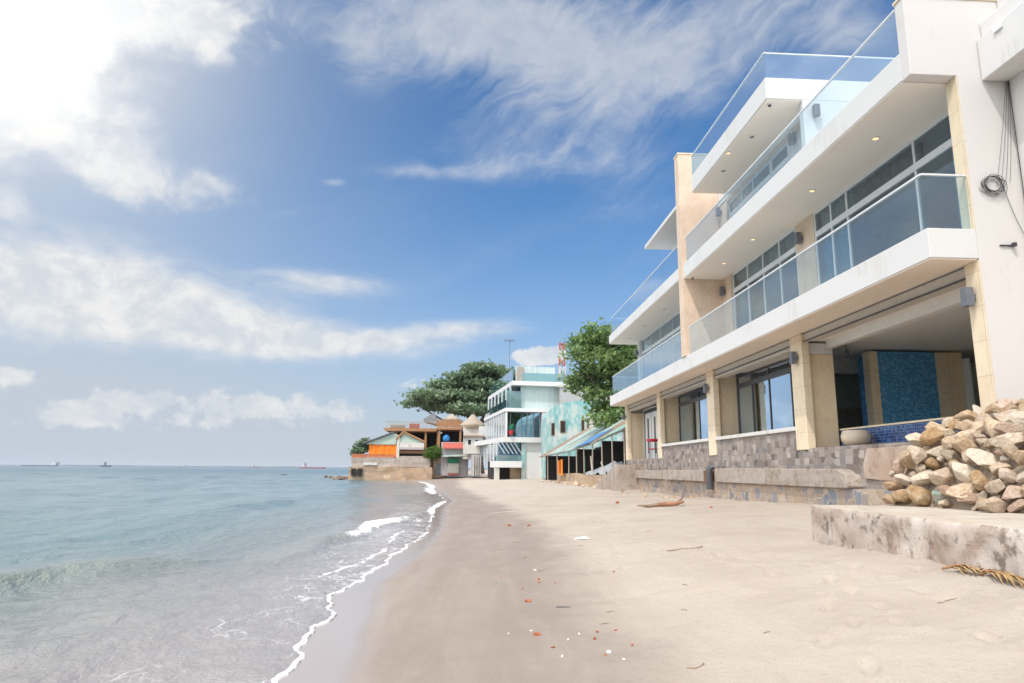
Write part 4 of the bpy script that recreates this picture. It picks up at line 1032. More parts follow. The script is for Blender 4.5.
s1 = shack(40.6, 49, (8.9, 2.5), (8.45, 2.0), ['green_tin', 'green_tin', 'green_tin', 'rust_tin'], 'dark open shack with a green tin roof beside the white house', 3)
s2 = shack(49.1, 57, (8.45, 2.0), (7.9, 1.65), ['rust_tin', 'pale_tin', 'pale_tin'], 'open beach shack with a blue tarpaulin over its tin roof', 3)
tp = thing('tarpaulin', (8.6, 52, 2.0), 'blue tarpaulin spread on the middle shack roof', 'tarpaulin')
def tarp(y0, y1, u0, u1, lift):
    n = 12; vs = []; fs = []
    for j in range(n):
        for i in range(n):
            t = j / (n - 1); u = u0 + (u1 - u0) * i / (n - 1); y = y0 + (y1 - y0) * t; tt = (y - 49.1) / 7.9
            vs.append((8.45 - .55 * tt + 5 * u, y, 2.0 - .35 * tt + 3.0 * u + lift + .03 * mnoise.noise((u * 9, y, 1))))
            if i and j: a = j * n + i; fs.append((a, a - 1, a - n - 1, a - n))
    return MB().add(vs, fs)
o = tarp(49.3, 54.8, -.02, .34, .06).build('sheet', 'tarp_blue', tp, smooth=True); o.modifiers.new('thickness', 'SOLIDIFY').thickness = .01
s3 = shack(57.1, 73, (7.9, 1.65), (6.95, 1.4), ['pale_tin', 'pale_tin', 'rust_tin'], 'farthest open shack with a rusty pale tin roof and orange cloth', 3)
for y_ in (59.5, 62.0): pass
cl = thing('canvas_cloth', (7.9, 61.5, .6), 'orange cloths hung under the farthest tin roof', 'cloth')
MB().add([(7.85 + .03 * math.sin(i * 2), 60.6 + i * .16, z) for i in range(9) for z in (-.45, .95)], [(2 * i, 2 * i + 2, 2 * i + 3, 2 * i + 1) for i in range(8)]).build('cloth_panel', 'orange', cl).modifiers.new('t', 'SOLIDIFY').thickness = .01
MB().add([(7.80 + .03 * math.sin(i * 2), 62.4 + i * .16, z) for i in range(10) for z in (-.35, .9)], [(2 * i, 2 * i + 2, 2 * i + 3, 2 * i + 1) for i in range(9)]).build('cloth_panel', 'orange', cl).modifiers.new('t', 'SOLIDIFY').thickness = .01
gp = thing('door_panel', (9.2, 57.2, -.9), 'green painted door panel standing under the tin roofs', 'door')
B(9.2, 9.26, 56.8, 57.9, -.9, 1.15).build('leaf', 'greenpaint', gp)
lw = MB().box(8.15, 8.65, 41.9, 66.5, -1.4, -.25).build('rubble_wall', 'tanrubble', loc=(8.4, 54, -1), sub=4, rough=.10)
tag(lw, 'low tan rubble wall in front of the tin roofed shacks', 'wall')
tg = thing('tarpaulin', (9, 47.5, -.5), 'crumpled grey sheets heaped over the rubble wall by the green roofed shack', 'tarpaulin')
vs = []; fs = []; n = 26
for j in range(n):
    for i in range(n):
        u, v_ = i / (n - 1), j / (n - 1); x = 8.2 + 1.6 * u; y = 43.5 + 8.0 * v_
        h = (.18 + .75 * math.exp(-((v_ - .22) / .2) ** 2) + .45 * math.exp(-((v_ - .7) / .25) ** 2)) * math.sin(min(1, u * 1.2 + .1) * 1.6) + .16 * mnoise.noise((u * 4, v_ * 6, 0)) + .06 * mnoise.noise((u * 11, v_ * 16, 4))
        vs.append((x, y, -.35 + max(-.2, h)));
        if i and j: a = j * n + i; fs.append((a, a - 1, a - n - 1, a - n))
o = MB().add(vs, fs).build('sheet', 'tarp_grey', tg); o.modifiers.new('t', 'SOLIDIFY').thickness = .01
for i, (a, b) in enumerate([((8.3, 44.6, .55), (8.15, 42.2, -.45)), ((8.4, 49.2, 1.0), (8.1, 46.8, -.35))]):
    o = MB().bar(a, b, .09, .06).build('plank', 'palewood', loc=a); tag(o, ['weathered plank leaning on the shack post nearest the white house', 'weathered plank leaning over the grey sheets'][i], 'plank')

for i in range(34):
    y_ = rnd.uniform(41.5, 69); x_ = 8.0 - .03 * max(0, y_ - 55) - rnd.uniform(.0, .75); s_ = rnd.uniform(.06, .22)
    rock(rnd.choice(['tan', 'tan', 'pink', 'cream']), (x_, y_, ground_at(x_, y_) + s_ * .3), (s_ * 1.3, s_, s_ * .7), (rnd.uniform(-.3, .3), rnd.uniform(-.3, .3), rnd.uniform(0, 6)), 'small fallen stone on the sand along the low rubble wall', 'stones fallen along the rubble wall')
for i in range(16):
    y_ = rnd.uniform(24, 37); x_ = 8.2 - rnd.uniform(.0, .9); s_ = rnd.uniform(.03, .10)
    rock(rnd.choice(['tan', 'pink', 'orange']), (x_, y_, ground_at(x_, y_) + s_ * .25), (s_ * 1.4, s_, s_ * .6), (rnd.uniform(-.3, .3), rnd.uniform(-.3, .3), rnd.uniform(0, 6)), 'small stone on the sand below the concrete ledge of the white house', 'stones below the concrete ledge')
# weathered teal house behind the shacks
th = thing('teal_house', (8.3, 76, -.9), 'peeling teal rendered house with small windows behind the shacks', 'house')
K = 76 / 72
prof = [(7.75 * K, -.9), (7.75 * K, 5.6 * K), (8.0 * K, 6.3 * K), (8.6 * K, 6.75 * K), (10.2 * K, 7.25 * K), (13.4 * K, 7.35 * K), (16.5, 7.35 * K), (16.5, -.9)]
MB().prism(prof, 1, 76, 83).build('wall', 'teal', th)
for x0, x1, z0, z1 in ((8.15, 8.5, 3.6, 4.9), (9.1, 9.65, 3.9, 5.15), (11.35, 11.65, 3.95, 5.3), (11.95, 12.1, 3.95, 5.3)):
    x0, x1, z0, z1 = x0 * K, x1 * K, z0 * K, z1 * K
    w_ = MB().box(x0, x1, 75.93, 75.997, z0, z0 + .08).box(x0, x1, 75.93, 75.997, z1 - .08, z1).box(x0, x0 + .07, 75.93, 75.997, z0 + .08, z1 - .08).box(x1 - .07, x1, 75.93, 75.997, z0 + .08, z1 - .08).build('window', 'rust', th)
    B(x0 + .071, x1 - .071, 75.96, 75.995, z0 + .081, z1 - .081).build('pane', M['dark'], w_)
B(12.2 * K, 13.6 * K, 75.95, 75.996, 3.9 * K, 5.3 * K).build('patch', 'oldwhite', th)
gh = thing('grey_house', (12, 84, -.9), 'plain mauve grey house wall showing through the broad leaved tree', 'house')
B(10.6, 22, 84, 94, -.9, 10.2).build('wall', 'greywall', gh)
B(10.4, 22.2, 83.8, 94.2, 10.203, 10.5).build('roof', 'oldwhite', gh)
for x in (12.5, 15.5): w_ = B(x, x + 1.2, 83.93, 83.997, 6, 7.6).build('window', 'frame', gh); B(x + .1, x + 1.1, 83.9, 83.929, 6.1, 7.5).build('pane', M['dark'], w_)

# ------------------------------------------------------------------ second white house with blue green glass
M['teal_glass'] = glass('blue_green_glass', (.35, .60, .62), 1.6, milky=.25, milk=(.55, .72, .72))
M['frost'] = simple('frosted_green_glass', (.52, .62, .60), .25, .06, .6)
M['blue_glass'] = glass('blue_glass', (.10, .34, .55), 1.8, milky=.22, milk=(.10, .40, .62))
def localhouse(name, loc, rz, label, cat='house'): return thing(name, loc, label, cat, rz=R(rz))
h2 = localhouse('glass_house', (5.6, 85, -.8), 7.5, 'tall white terraced house with blue green glass storeys past the shacks'); h2.scale = (.95, .95, .95)
def lp(mb, name, m, **k): return mb.build(name, m, h2, world=False, **k)
lp(MB().prism([(-1.1, -1.0), (6.2, -1.0), (6.2, 20), (-1.1, 20)], 2, 11.75, 12.3), 'roof', 'white')
lp(MB().prism([(-2.0, -.9), (4.4, -.9), (4.4, 18), (-2.0, 18)], 2, 8.3, 8.75), 'floor_slab', 'white')
lp(MB().prism([(-2.2, -.9), (3.6, -.9), (3.6, 18), (-4.0, 18)], 2, 4.35, 5.0), 'floor_slab', 'white')
lp(B(.2, 6.0, 0, .12, 8.76, 11.74), 'glass_wall', 'frost')
for i in range(9): lp(B(.2 + i * .72, .25 + i * .72, -.05, -.004, 8.76, 11.74), 'mullion', 'rail')
lp(B(-1.7, .19, -.5, -.46, 8.76, 11.0), 'side_glass', 'teal_glass')
lp(B(-1.0, .18, 1.5, 1.6, 8.76, 11.74), 'back_wall', 'roomdark')
lp(B(-1.9, 2.9, 0, .1, 5.01, 8.29), 'glass_wall', 'shop_glass')
lp(B(-1.9, 2.9, 2.5, 2.6, 5.01, 8.29), 'back_wall', 'roomdark')
for x in (-1.2, .3, 1.0, 1.9): lp(B(x, x + .09, -.06, -.004, 5.01, 8.29), 'mullion', 'lamp')
lp(B(-1.95, -1.7, -.8, -.5, 5.01, 8.29), 'pillar', 'white')
lp(B(2.92, 3.6, -.8, .6, -.5, 8.29), 'pillar', 'white')
lp(B(.3, 2.91, -.3, 0, -.5, 4.34), 'ground_wall', 'white')
lp(B(.35, .75, -.55, -.31, -.5, 4.2), 'teal_column', 'teal')
lp(B(-3.3, .2, -1.2, 3, 1.15, 1.95), 'terrace_parapet', 'white')
lp(B(-3.2, .2, -1.1, -1.06, 1.96, 2.7), 'balustrade', 'teal_glass')
lp(B(-3.0, -1.0, 1.0, 6, -.8, 1.14), 'undercroft', 'dark'); lp(B(-1.0, .29, .5, 6, -.8, 1.14), 'undercroft_wall', 'tanrubble')
lp(B(-3.3, -2.7, -1.0, -.4, -.8, 1.14), 'pillar', 'oldwhite')
for i in range(5): lp(MB().bar((-2.9 + i * .55, -.6, 4.3), (-1.9 + i * .55, -.2, 2.9), .10), 'brace', 'frame')
lp(B(-2.6, .25, .4, .5, 1.96, 4.3), 'glass_wall', 'blue_glass')
# sea side: blue glass between white mullions, floor by floor
for (x0, z0, z1, n, y1) in ((-1.95, 5.01, 8.29, 8, 17.5), (-1.2, 8.76, 11.74, 6, 19.5), (-2.9, 1.96, 4.34, 6, 17)):
    lp(B(x0 + .1, x0 + .14, .2, y1, z0, z1), 'sea_glass', 'blue_glass')
    for k in range(n + 1): yy = .3 + (y1 - .5) * k / n; lp(B(x0, x0 + .25, yy, yy + .25, z0, z1), 'mullion', 'frame')
for (x0, z0, h, y1) in ((-1.05, 12.31, 1.5, 19.5), (-1.9, 8.76, 1.0, 17.5)): lp(B(x0, x0 + .04, -.9, y1, z0, z0 + h), 'balustrade', 'blue_glass')
lp(B(.2, 6.1, -.9, -.86, 12.31, 13.4), 'balustrade', 'teal_glass'); lp(B(-.2, 5.2, 1.5, 1.6, 12.31, 14.6), 'roof_screen', 'frost')
for i in range(7): lp(B(-.2 + i * .88, -.12 + i * .88, 1.42, 1.496, 12.31, 14.65), 'mullion', 'rail')
lp(B(.0, .9, 1.36, 1.41, 12.4, 14.5), 'roof_panel', 'palewood')
lp(B(6.0, 6.3, -.5, 20, -.5, 11.74), 'side_wall', 'white'); lp(B(-1.0, 6.0, 19.5, 19.8, -.5, 11.74), 'back_wall', 'white')
lp(B(3.61, 6.0, -.02, .3, -.5, 8.75), 'front_wall', 'white')
lp(MB().bar((3.4, -1.0, 3.9), (2.6, -1.3, .6), .12), 'brace', 'frame')
pt = thing('potted_plant', (4.55, 83.55, 4.22), 'red and green potted plant on the first floor ledge of the glass house', 'plant')
MB().lathe((4.55, 83.75, 4.22), [(.2, 0), (.3, .5), (.28, .52)], 12).build('pot', 'red', pt)
for k in range(14): MB().bar((4.55, 83.75, 4.7), (4.55 + rnd.uniform(-.5, .5), 83.75 + rnd.uniform(-.3, .3), 5.1 + rnd.uniform(0, .5)), .05, .02).build('leaf', 'greenpaint', pt)
# masts
def antenna(x, y, z0, z1, label):
    o = thing('tv_antenna', (x, y, z0), label, 'antenna')
    MB().tube([(x, y, z0), (x, y, z1)], .04, 6).build('mast', 'lamp', o)
    for k in range(5): MB().bar((x - .9 + .05 * k, y + .5 * (k - 2) * .3, z1 - .1 - .04 * k), (x + .9 - .05 * k, y + .5 * (k - 2) * .3, z1 - .1 - .04 * k), .03).build('rod', 'lamp', o)
antenna(4.9, 96, 11.5, 18.4, 'thin television antenna on the roof of the glass house')
tm = thing('radio_mast', (14.5, 112, -.8), 'red and white lattice radio mast rising behind the glass house', 'mast')
M['mastred'] = simple('mast_red_paint', (.48, .10, .06), .6, .1)
for k in range(9):
    m = MB(); z0, z1 = 9 + k * 1.35, 9 + (k + 1) * 1.35 - .01; s_ = .62 - k * .03
    for sx in (-1, 1):
        for sy in (-1, 1): m.bar((14.5 + sx * s_, 112 + sy * s_, z0), (14.5 + sx * (s_ - .03), 112 + sy * (s_ - .03), z1), .13)
    for sy in (-1, 1): m.bar((14.5 - s_, 112 + sy * s_, z0), (14.5 + s_, 112 + sy * s_, z1), .09).bar((14.5 + s_, 112 + sy * s_, z0), (14.5 - s_, 112 + sy * s_, z1), .09)
    m.build('mast_section', 'mastred' if k % 2 == 0 else 'oldwhite', tm)
for sx in (-1, 1): MB().bar((14.5 + sx * .62, 112, -.8), (14.5 + sx * .62, 112, 9), .14).build('mast_leg', 'oldwhite', tm)
# ------------------------------------------------------------------ headland: sea wall, restaurant, huts
def P(px, y): return (px - 473) / 682.7 * y            # metres to the side of the beach line at distance y
M['shipgrey'] = simple('grey_roof_sheet', (.24, .25, .27), .6, .15, 2)
M['seawall'] = ashlar('old_sea_wall_stone', .95, [(.40, .25, .15), (.52, .36, .23), (.30, .21, .15), (.58, .43, .30), (.46, .30, .20)], (.42, .31, .22), .12, 1.0, 1.5)
hw = thing('sea_wall', (-11, 103, -1.6), 'long old stone sea wall standing in the water at the headland', 'wall')
def sw(pts, z0, z1, name, m, sub=2): return MB().prism(pts, 2, z0, z1).build(name, m, hw, sub=sub, rough=.12)
sw([(-18.0, 102), (-6.0, 102), (-4.6, 108), (-4.6, 130), (-18.0, 130)], -3, .25, 'lower_wall', 'seawall', 3)
sw([(-17.8, 102.5), (-6.3, 102.5), (-5.2, 108), (-5.2, 130), (-17.8, 130)], .253, 1.55, 'upper_wall', 'band', 2)
for x in (-17.6, -16.7): B(x, x + .7, 101.6, 101.9, -1.0, .0).build('opening', 'dark', hw)
B(-16.0, -14.0, 102.2, 102.35, .5, .9).build('painted_patch', 'oldwhite', hw)
for k in range(24): 
    x = -15.5 + k * .17
M['tile'] = simple('terracotta_railing', (.48, .16, .08), .7, .2)
rail = MB().box(-17.8, -11.4, 102.6, 102.8, 2.0, 2.12).box(-17.8, -15.5, 102.62, 102.78, 1.56, 2.0)
for k in range(20): rail.box(-15.4 + k * .2, -15.28 + k * .2, 102.64, 102.76, 1.56, 2.0)
rail.build('railing', 'tile', hw)
rs_ = thing('restaurant', (-10, 108, 1.5), 'open waterfront restaurant with orange curtains and a timber upper deck on the sea wall', 'restaurant')
def rp(mb, name, m, **k): return mb.build(name, m, rs_, **k)
vs = [(P(371 + i * 2.7, 104) , 104 + .09 * math.sin(i * 2.4), z) for i in range(11) for z in (1.75, 3.55)]
rp(MB().add(vs, [(2 * i, 2 * i + 2, 2 * i + 3, 2 * i + 1) for i in range(10)]), 'orange_curtain', 'orange').modifiers.new('t', 'SOLIDIFY').thickness = .02
M['paleg'] = simple('pale_green_boards', (.46, .56, .48), .7, .1)
x0, x1, xm, x2 = P(370, 105), P(398, 105), P(402, 105), P(425, 105)
rp(MB().prism([(x0 - .3, 3.6), (x1, 3.6), (x1, 5.15), (x1 - .5, 5.2)], 1, 103.8, 104.6), 'gable', 'paleg')
rp(MB().prism([(x0 - .6, 3.62), (x1 - .4, 5.35), (x1 - .4, 5.5), (x0 - .6, 3.78)], 1, 103.4, 112), 'roof', 'lamp')
rp(B(x1 + .1, x1 + .5, 103.8, 104.2, 1.56, 5.0), 'post', 'oldwhite')
rp(MB().prism([(x1 + .2, 3.9), (x2, 3.9), (xm + .4, 5.35)], 1, 104.0, 104.2), 'gable', 'paleg')
rp(MB().bar((x1, 103.8, 4.35), (xm + .4, 103.8, 5.5), .25).bar((xm + .4, 103.8, 5.5), (x2 + .3, 103.8, 3.95), .25), 'gable_trim', 'orangewood')
rp(B(x1 + .55, x2, 103.8, 104.0, 3.2, 3.88), 'fascia', 'oldwhite'); rp(B(x1 + .55, x2, 103.5, 103.9, 2.85, 3.2), 'awning', 'pinkawning')
rp(B(x1 + .55, x2, 104.3, 104.4, 2.3, 2.75), 'counter', 'orangewood'); rp(B(x1 + .55, x2, 105.5, 105.6, 1.56, 3.2), 'back_wall', 'dark')
rp(B(x1 + .55, x2, 103.7, 103.9, 1.56, 1.9), 'low_wall', 'band')
dk0, dk1 = P(389, 108), P(437, 108)
rp(MB().prism([(dk0 - .2, 5.7), (dk1, 5.7), (dk1, 6.15), (dk0 - .6, 6.15)], 1, 106, 120), 'deck', 'orangewood')
rp(B(dk0 + 1, dk1 + 5, 112, 112.2, 1.6, 5.69), 'back_wall', 'dark')
for x in (P(397, 107), P(426, 107), P(438, 107)): rp(B(x - .16, x + .16, 106.4, 106.8, 1.56, 5.69), 'post', 'orangewood')
m = MB()
for k in range(30): x = dk0 + (dk1 - dk0) * k / 29; m.box(x - .03, x + .03, 106.1, 106.16, 6.15, 7.1)
m.box(dk0 - .3, dk1, 106.08, 106.2, 7.1, 7.2); rp(m, 'deck_railing', 'palewood')
rp(B(P(410, 108), P(420, 108), 106.6, 107, 6.16, 6.9), 'planter', 'redawning'); rp(B(P(392, 108), P(406, 108), 106.6, 107, 6.16, 6.7), 'planter', 'palewood')
rp(MB().prism([(P(424, 112), 7.6), (P(438, 112), 7.0), (P(438, 112), 7.2), (P(434, 112), 8.9), (P(424, 112), 7.9)], 1, 110, 116), 'upper_roof', 'shipgrey')
b0, b1 = P(437, 106), P(462, 106)
rp(B(b0, b1, 104, 112, 5.9, 6.2), 'balcony_floor', 'orangewood')
m = MB()
for k in range(16): x = b0 + (b1 - b0) * k / 15; m.box(x - .05, x + .05, 104.1, 104.2, 6.2, 7.3)
m.box(b0, b1, 104.05, 104.25, 7.25, 7.4).box(b0, b1, 104.12, 104.17, 6.3, 7.1); rp(m, 'balcony_railing', 'orangewood')
for x in (b0 + .4, b1 - .3): rp(B(x - .15, x + .15, 104.2, 104.5, -.5, 5.89), 'post', 'orangewood')
rp(B(b0 + .6, b1 + 2, 109, 109.2, 2.2, 5.89), 'back_wall', 'dark')
def thatched(x, y, z, r, h, label, wall=None):
    o = thing('thatched_hut', (x, y, z), label, 'hut'); n = 28; prof = [(r, 0), (r * .97, .18), (r * .72, h * .30), (r * .40, h * .62), (r * .12, h * .95), (.02, h)]
    mb = MB(); vs = []; fs = []
    for j, (rr, zz) in enumerate(prof):
        for k in range(n):
            a = 2 * math.pi * k / n; f_ = 1 + .07 * mnoise.noise((math.cos(a) * 3, math.sin(a) * 3, j * .7 + x)); vs.append((x + rr * f_ * math.cos(a), y + rr * f_ * math.sin(a), z + zz - (.25 * abs(mnoise.noise((a * 4, x, 1))) if j == 0 else 0)))
            if j: fs.append(((j - 1) * n + k, (j - 1) * n + (k + 1) % n, j * n + (k + 1) % n, j * n + k))
    mb.add(vs, fs).build('thatch_roof', 'thatch', o, smooth=True)
    MB().lathe((x, y, z - .35), [(r * .96, 0), (r * 1.0, .36)], 28).build('thatch_fringe', 'thatchdark', o)
    if wall: B(x - wall[0], x + wall[0], y - wall[0], y + wall[0], wall[1], z + .1).build('wall', 'oldwhite', o)
    else:
        for sx in (-1, 1):
            for sy in (-1, 1): MB().tube([(x + sx * r * .6, y + sy * r * .6, 6.2), (x + sx * r * .6, y + sy * r * .6, z + .3)], .09, 6).build('post', 'orangewood', o)
    return o
thatched(P(451, 108), 108, 7.6, 1.4, 1.0, 'small conical thatched hut standing on the timber balcony')
thatched(P(472, 102), 102, 6.4, 1.9, 1.7, 'larger thatched hut on a white walled base beside the timber balcony', (1.35, 1.5))
tk = thing('water_tank', (P(446, 103), 103.5, 4.1), 'small blue round water tank under the timber balcony', 'tank')
M['tankblue'] = simple('blue_plastic_tank', (.03, .22, .55), .4, .1)
MB().lathe((P(446, 103), 103.5, 4.1), [(.1, 0), (.45, .15), (.55, .45), (.45, .78), (.1, .95)], 18).build('body', 'tankblue', tk, smooth=True); MB().lathe((P(446, 103), 103.5, 5.04), [(.12, 0), (.1, .08)], 12).build('lid', 'tankblue', tk)
sh = thing('beach_shop', (P(455, 102), 102, -.7), 'small shop with red awning and green board front under the balcony', 'shop')
B(P(441, 102), P(468, 102), 103, 108, -.9, 4.0).build('wall', 'greywall', sh)
MB().hexa([(P(443, 102), 102.2, 3.0), (P(466, 102), 102.2, 3.0), (P(466, 102), 103, 3.6), (P(443, 102), 103, 3.6)], [(P(443, 102), 102.2, 3.15), (P(466, 102), 102.2, 3.15), (P(466, 102), 103, 3.9), (P(443, 102), 103, 3.9)]).build('awning', 'redawning', sh)
B(P(448, 102), P(459, 102), 102.5, 102.9, .9, 1.6).build('green_board', 'greenpaint', sh)
B(P(448, 102), P(459, 102), 102.6, 102.95, -.6, .88).build('shutter', 'oldwhite', sh)
B(P(448, 102), P(459, 102), 102.2, 102.5, -.8, -.55).build('threshold', 'redawning', sh)
MB().hexa([(P(443, 102), 100.6, 1.75), (P(485, 102), 100.6, 2.0), (P(485, 102), 103, 2.3), (P(443, 102), 103, 2.0)], [(P(443, 102), 100.6, 1.85), (P(485, 102), 100.6, 2.1), (P(485, 102), 103, 2.4), (P(443, 102), 103, 2.1)]).build('canopy', 'pale_tin', sh)
wsx = thing('white_shack', (P(474, 99), 99, -.8), 'cluttered whitewashed shack between the shop and the glass house', 'shack')
B(P(465, 99), P(482, 99), 99, 104, 2.4, 4.6).build('upper_wall', 'oldwhite', wsx); B(P(464, 99), P(480, 99), 98.2, 99, 2.2, 3.3).build('balcony', 'oldwhite', wsx)
B(P(471, 99), P(481, 99), 98.0, 104, -.9, 2.1).build('lower_wall', 'greywall', wsx)
for k in range(4): B(P(473 + 2.2 * k, 99), P(474 + 2.2 * k, 99), 97.6, 97.99, -.8, 2.0).build('shutter_panel', 'oldwhite', wsx)
for px_ in (467, 474): 
    w_ = B(P(px_, 99), P(px_ + 4, 99), 98.93, 98.997, 3.4, 4.3).build('window', 'frame', wsx); B(P(px_ + .5, 99), P(px_ + 3.5, 99), 98.9, 98.929, 3.5, 4.2).build('pane', M['dark'], wsx)
B(P(478, 99), P(486, 99), 100, 108, 4.0, 6.2).build('stair_tower', 'white', wsx)
B(P(463, 99), P(484, 99), 98.6, 105, 4.603, 4.8).build('roof', 'rust_tin', wsx)
sm = thing('boundary_hut', (P(436, 105), 105, -.9), 'small brown rubble hut at the end of the sea wall', 'hut')
B(P(434, 104), P(446, 104), 103.5, 108, -1.2, 1.6).build('wall', 'tanrubble', sm); B(P(437, 104), P(441, 104), 103.3, 103.49, -.8, .9).build('door', 'lamp', sm)
for i, (px_, y_, s_) in enumerate([(344, 112, .8), (349, 108, .9), (337, 118, .6), (331, 122, .45), (290, 150, .5), (341, 109, .5), (352, 105, .7)]):
    rock('wet', ((px_ - 473) / 682.7 * y_, y_, -1.55), (s_ * 1.9, s_, s_ * .7), (0, 0, rnd.uniform(0, 3)), 'dark wet rock breaking the water off the end of the sea wall', 'rocks in the water off the sea wall')
# ------------------------------------------------------------------ trees
M['leaf_far'] = leafmat('far_tree_leaves', (.10, .165, .095), (.30, .40, .23), (.28, .34, .17))
M['leaf_near'] = leafmat('almond_tree_leaves', (.09, .165, .055), (.30, .42, .15), (.36, .38, .13))
M['leaf_bush'] = leafmat('bush_leaves', (.05, .12, .02), (.16, .28, .05), (.22, .30, .06))
M['bark'] = simple('grey_bark', (.13, .10, .08), .95, .35, 4, bump=.8)
def crown_mesh(blobs, n, leaf, seed, clump=10, spread=.5, flat=.6, CUT=-.22):
    """leaf blades in clumps through the outer volume of overlapping lobes"""
    r_ = np.random.RandomState(seed); blobs = np.array(blobs, float); vol = np.prod(blobs[:, 3:6], axis=1) ** .8; k = r_.choice(len(blobs), n // clump, p=vol / vol.sum())
    b = blobs[k]; dr = r_.normal(size=(len(k), 3)); dr /= np.linalg.norm(dr, axis=1)[:, None]; rad = r_.uniform(.25, 1.0, len(k)) ** .45
    ctr = b[:, :3] + dr * b[:, 3:6] * rad[:, None]
    keep = np.ones(len(ctr), bool)
    for i in range(len(ctr)): 
        keep[i] = mnoise.noise(Vector(ctr[i]) * (1.0 / max(.7, blobs[:, 3].mean() * .55))) > CUT
    ctr = ctr[keep]; tone0 = r_.uniform(0, 1, len(ctr))
    c = np.repeat(ctr, clump, 0); t0 = np.repeat(tone0, clump); m_ = len(c)
    c = c + r_.normal(size=(m_, 3)) * spread * np.array([1, 1, flat])
    nrm = r_.normal(size=(m_, 3)) * .75 + np.array([0, 0, .75]); nrm /= np.linalg.norm(nrm, axis=1)[:, None]
    a = np.cross(nrm, r_.normal(size=(m_, 3))); a /= np.linalg.norm(a, axis=1)[:, None]; bb = np.cross(nrm, a)
    s_ = leaf * r_.uniform(.4, 1.5, m_)[:, None]
    v = np.stack([c - a * s_, c + bb * s_ * .5 + nrm * s_ * .08, c + a * s_, c - bb * s_ * .5 + nrm * s_ * .08], 1).reshape(-1, 3)
    f = np.arange(m_ * 4).reshape(-1, 4); tone = np.clip(t0 * .6 + r_.uniform(0, .4, m_), 0, 1)
    return v, f, np.repeat(tone, 4)
def tree(name, base, blobs, n, leaf, m, label, cat, seed, trunk, limbs, group=None, **k):
    o = thing(name, base, label, cat, group); b = Vector(base)
    if trunk:
        tr = MB(); P_, rd = trunk; tr.tube([b + Vector(p) for p in P_], rd, 10)
        fork = b + Vector(P_[-1])
        for i, bl in enumerate(blobs[:limbs]):
            e = Vector(bl[:3]); st = b + Vector(P_[-1 - (i % 2)]); mid = st.lerp(e, .5) + Vector((0, 0, -.08 * (e - st).length)); tr.tube([st, mid, e], [rd[-1] * .7, rd[-1] * .42, rd[-1] * .12], 7)
        tr.build('trunk', 'bark', o, smooth=True)
    v, f, t = crown_mesh(blobs, n, leaf, seed, **k); rawmesh('crown', v, f, m, o, smooth=False, attrs={'tone': t}); return o
Yt = 125.
def bl(px, py, rx, ry, y, dep=None, h0=469.5):
    s_ = y / 682.7; return ((px - 473) * s_, y, (h0 - py) * s_, rx * s_, dep or rx * s_, ry * s_)
r5 = random.Random(5)
big = [bl(*a, Yt + r5.uniform(-4, 4)) for a in ((482, 370, 20, 3.6), (499, 376, 16, 3.6), (466, 378, 17, 3), (450, 387, 21, 3.6), (478, 386, 25, 3.8), (505, 388, 15, 4.5), (428, 397, 21, 3.4), (458, 398, 25, 3.8), (488, 399, 23, 4.2), (415, 406, 11, 2.6), (440, 408, 19, 3.4), (470, 410, 24, 3.6), (500, 410, 18, 4.5))]
tree('spreading_tree', (P(480, Yt), Yt, -.8), big, 42000, .38, 'leaf_far', 'broad dark green spreading tree behind the thatched huts at the headland', 'tree', 3,
     ([(0, 0, 0), (-.5, 0, 4), (-.8, .2, 8), (-1.2, 0, 10.5)], [.9, .7, .55, .45]), 13, spread=.95, flat=.34, CUT=-.04)
Yn = 58.
near = [bl(*a, Yn + r5.uniform(-1.5, 1.5), None, 470.7) for a in ((600, 334, 17, 13), (584, 346, 16, 13), (613, 342, 20, 16), (573, 356, 9, 9), (600, 360, 22, 14), (622, 365, 20, 18), (582, 378, 18, 7), (606, 384, 20, 10), (626, 392, 14, 14), (577, 388, 9, 5), (596, 396, 12, 6), (608, 410, 16, 9), (598, 421, 12, 6), (616, 420, 12, 10), (640, 360, 20, 22), (650, 385, 18, 20))]
tree('almond_tree', (P(628, Yn), Yn, -.8), near, 30000, .19, 'leaf_near', 'bright green broad leaved tree rising above the tin roofs next to the white house', 'tree', 9,
     ([(0, 0, 0), (-.1, 0, 3), (-.4, .1, 6), (-.9, 0, 8)], [.32, .27, .2, .16]), 13, spread=.34, flat=.7, clump=12, CUT=-.04)
tree('shrub', (P(362, 105), 106, 1.5), [bl(363, 450, 7, 6, 106), bl(367, 446, 5, 6, 106), bl(358, 454, 4, 4, 106)], 3600, .16, 'leaf_far', 'dark bushy shrub beside the orange curtains on the sea wall', 'shrub', 4, ([(0, 0, 0), (.1, 0, 1.0)], [.12, .08]), 2, spread=.25)
tree('shrub', (P(433, 102), 102.6, 1.5), [bl(433, 454, 7, 6, 102.8), bl(436, 452, 5, 5, 102.8)], 3600, .14, 'leaf_bush', 'bright green round bush at the right end of the sea wall', 'shrub', 6, ([(0, 0, 0), (.1, 0, .8)], [.1, .06]), 2, spread=.22)
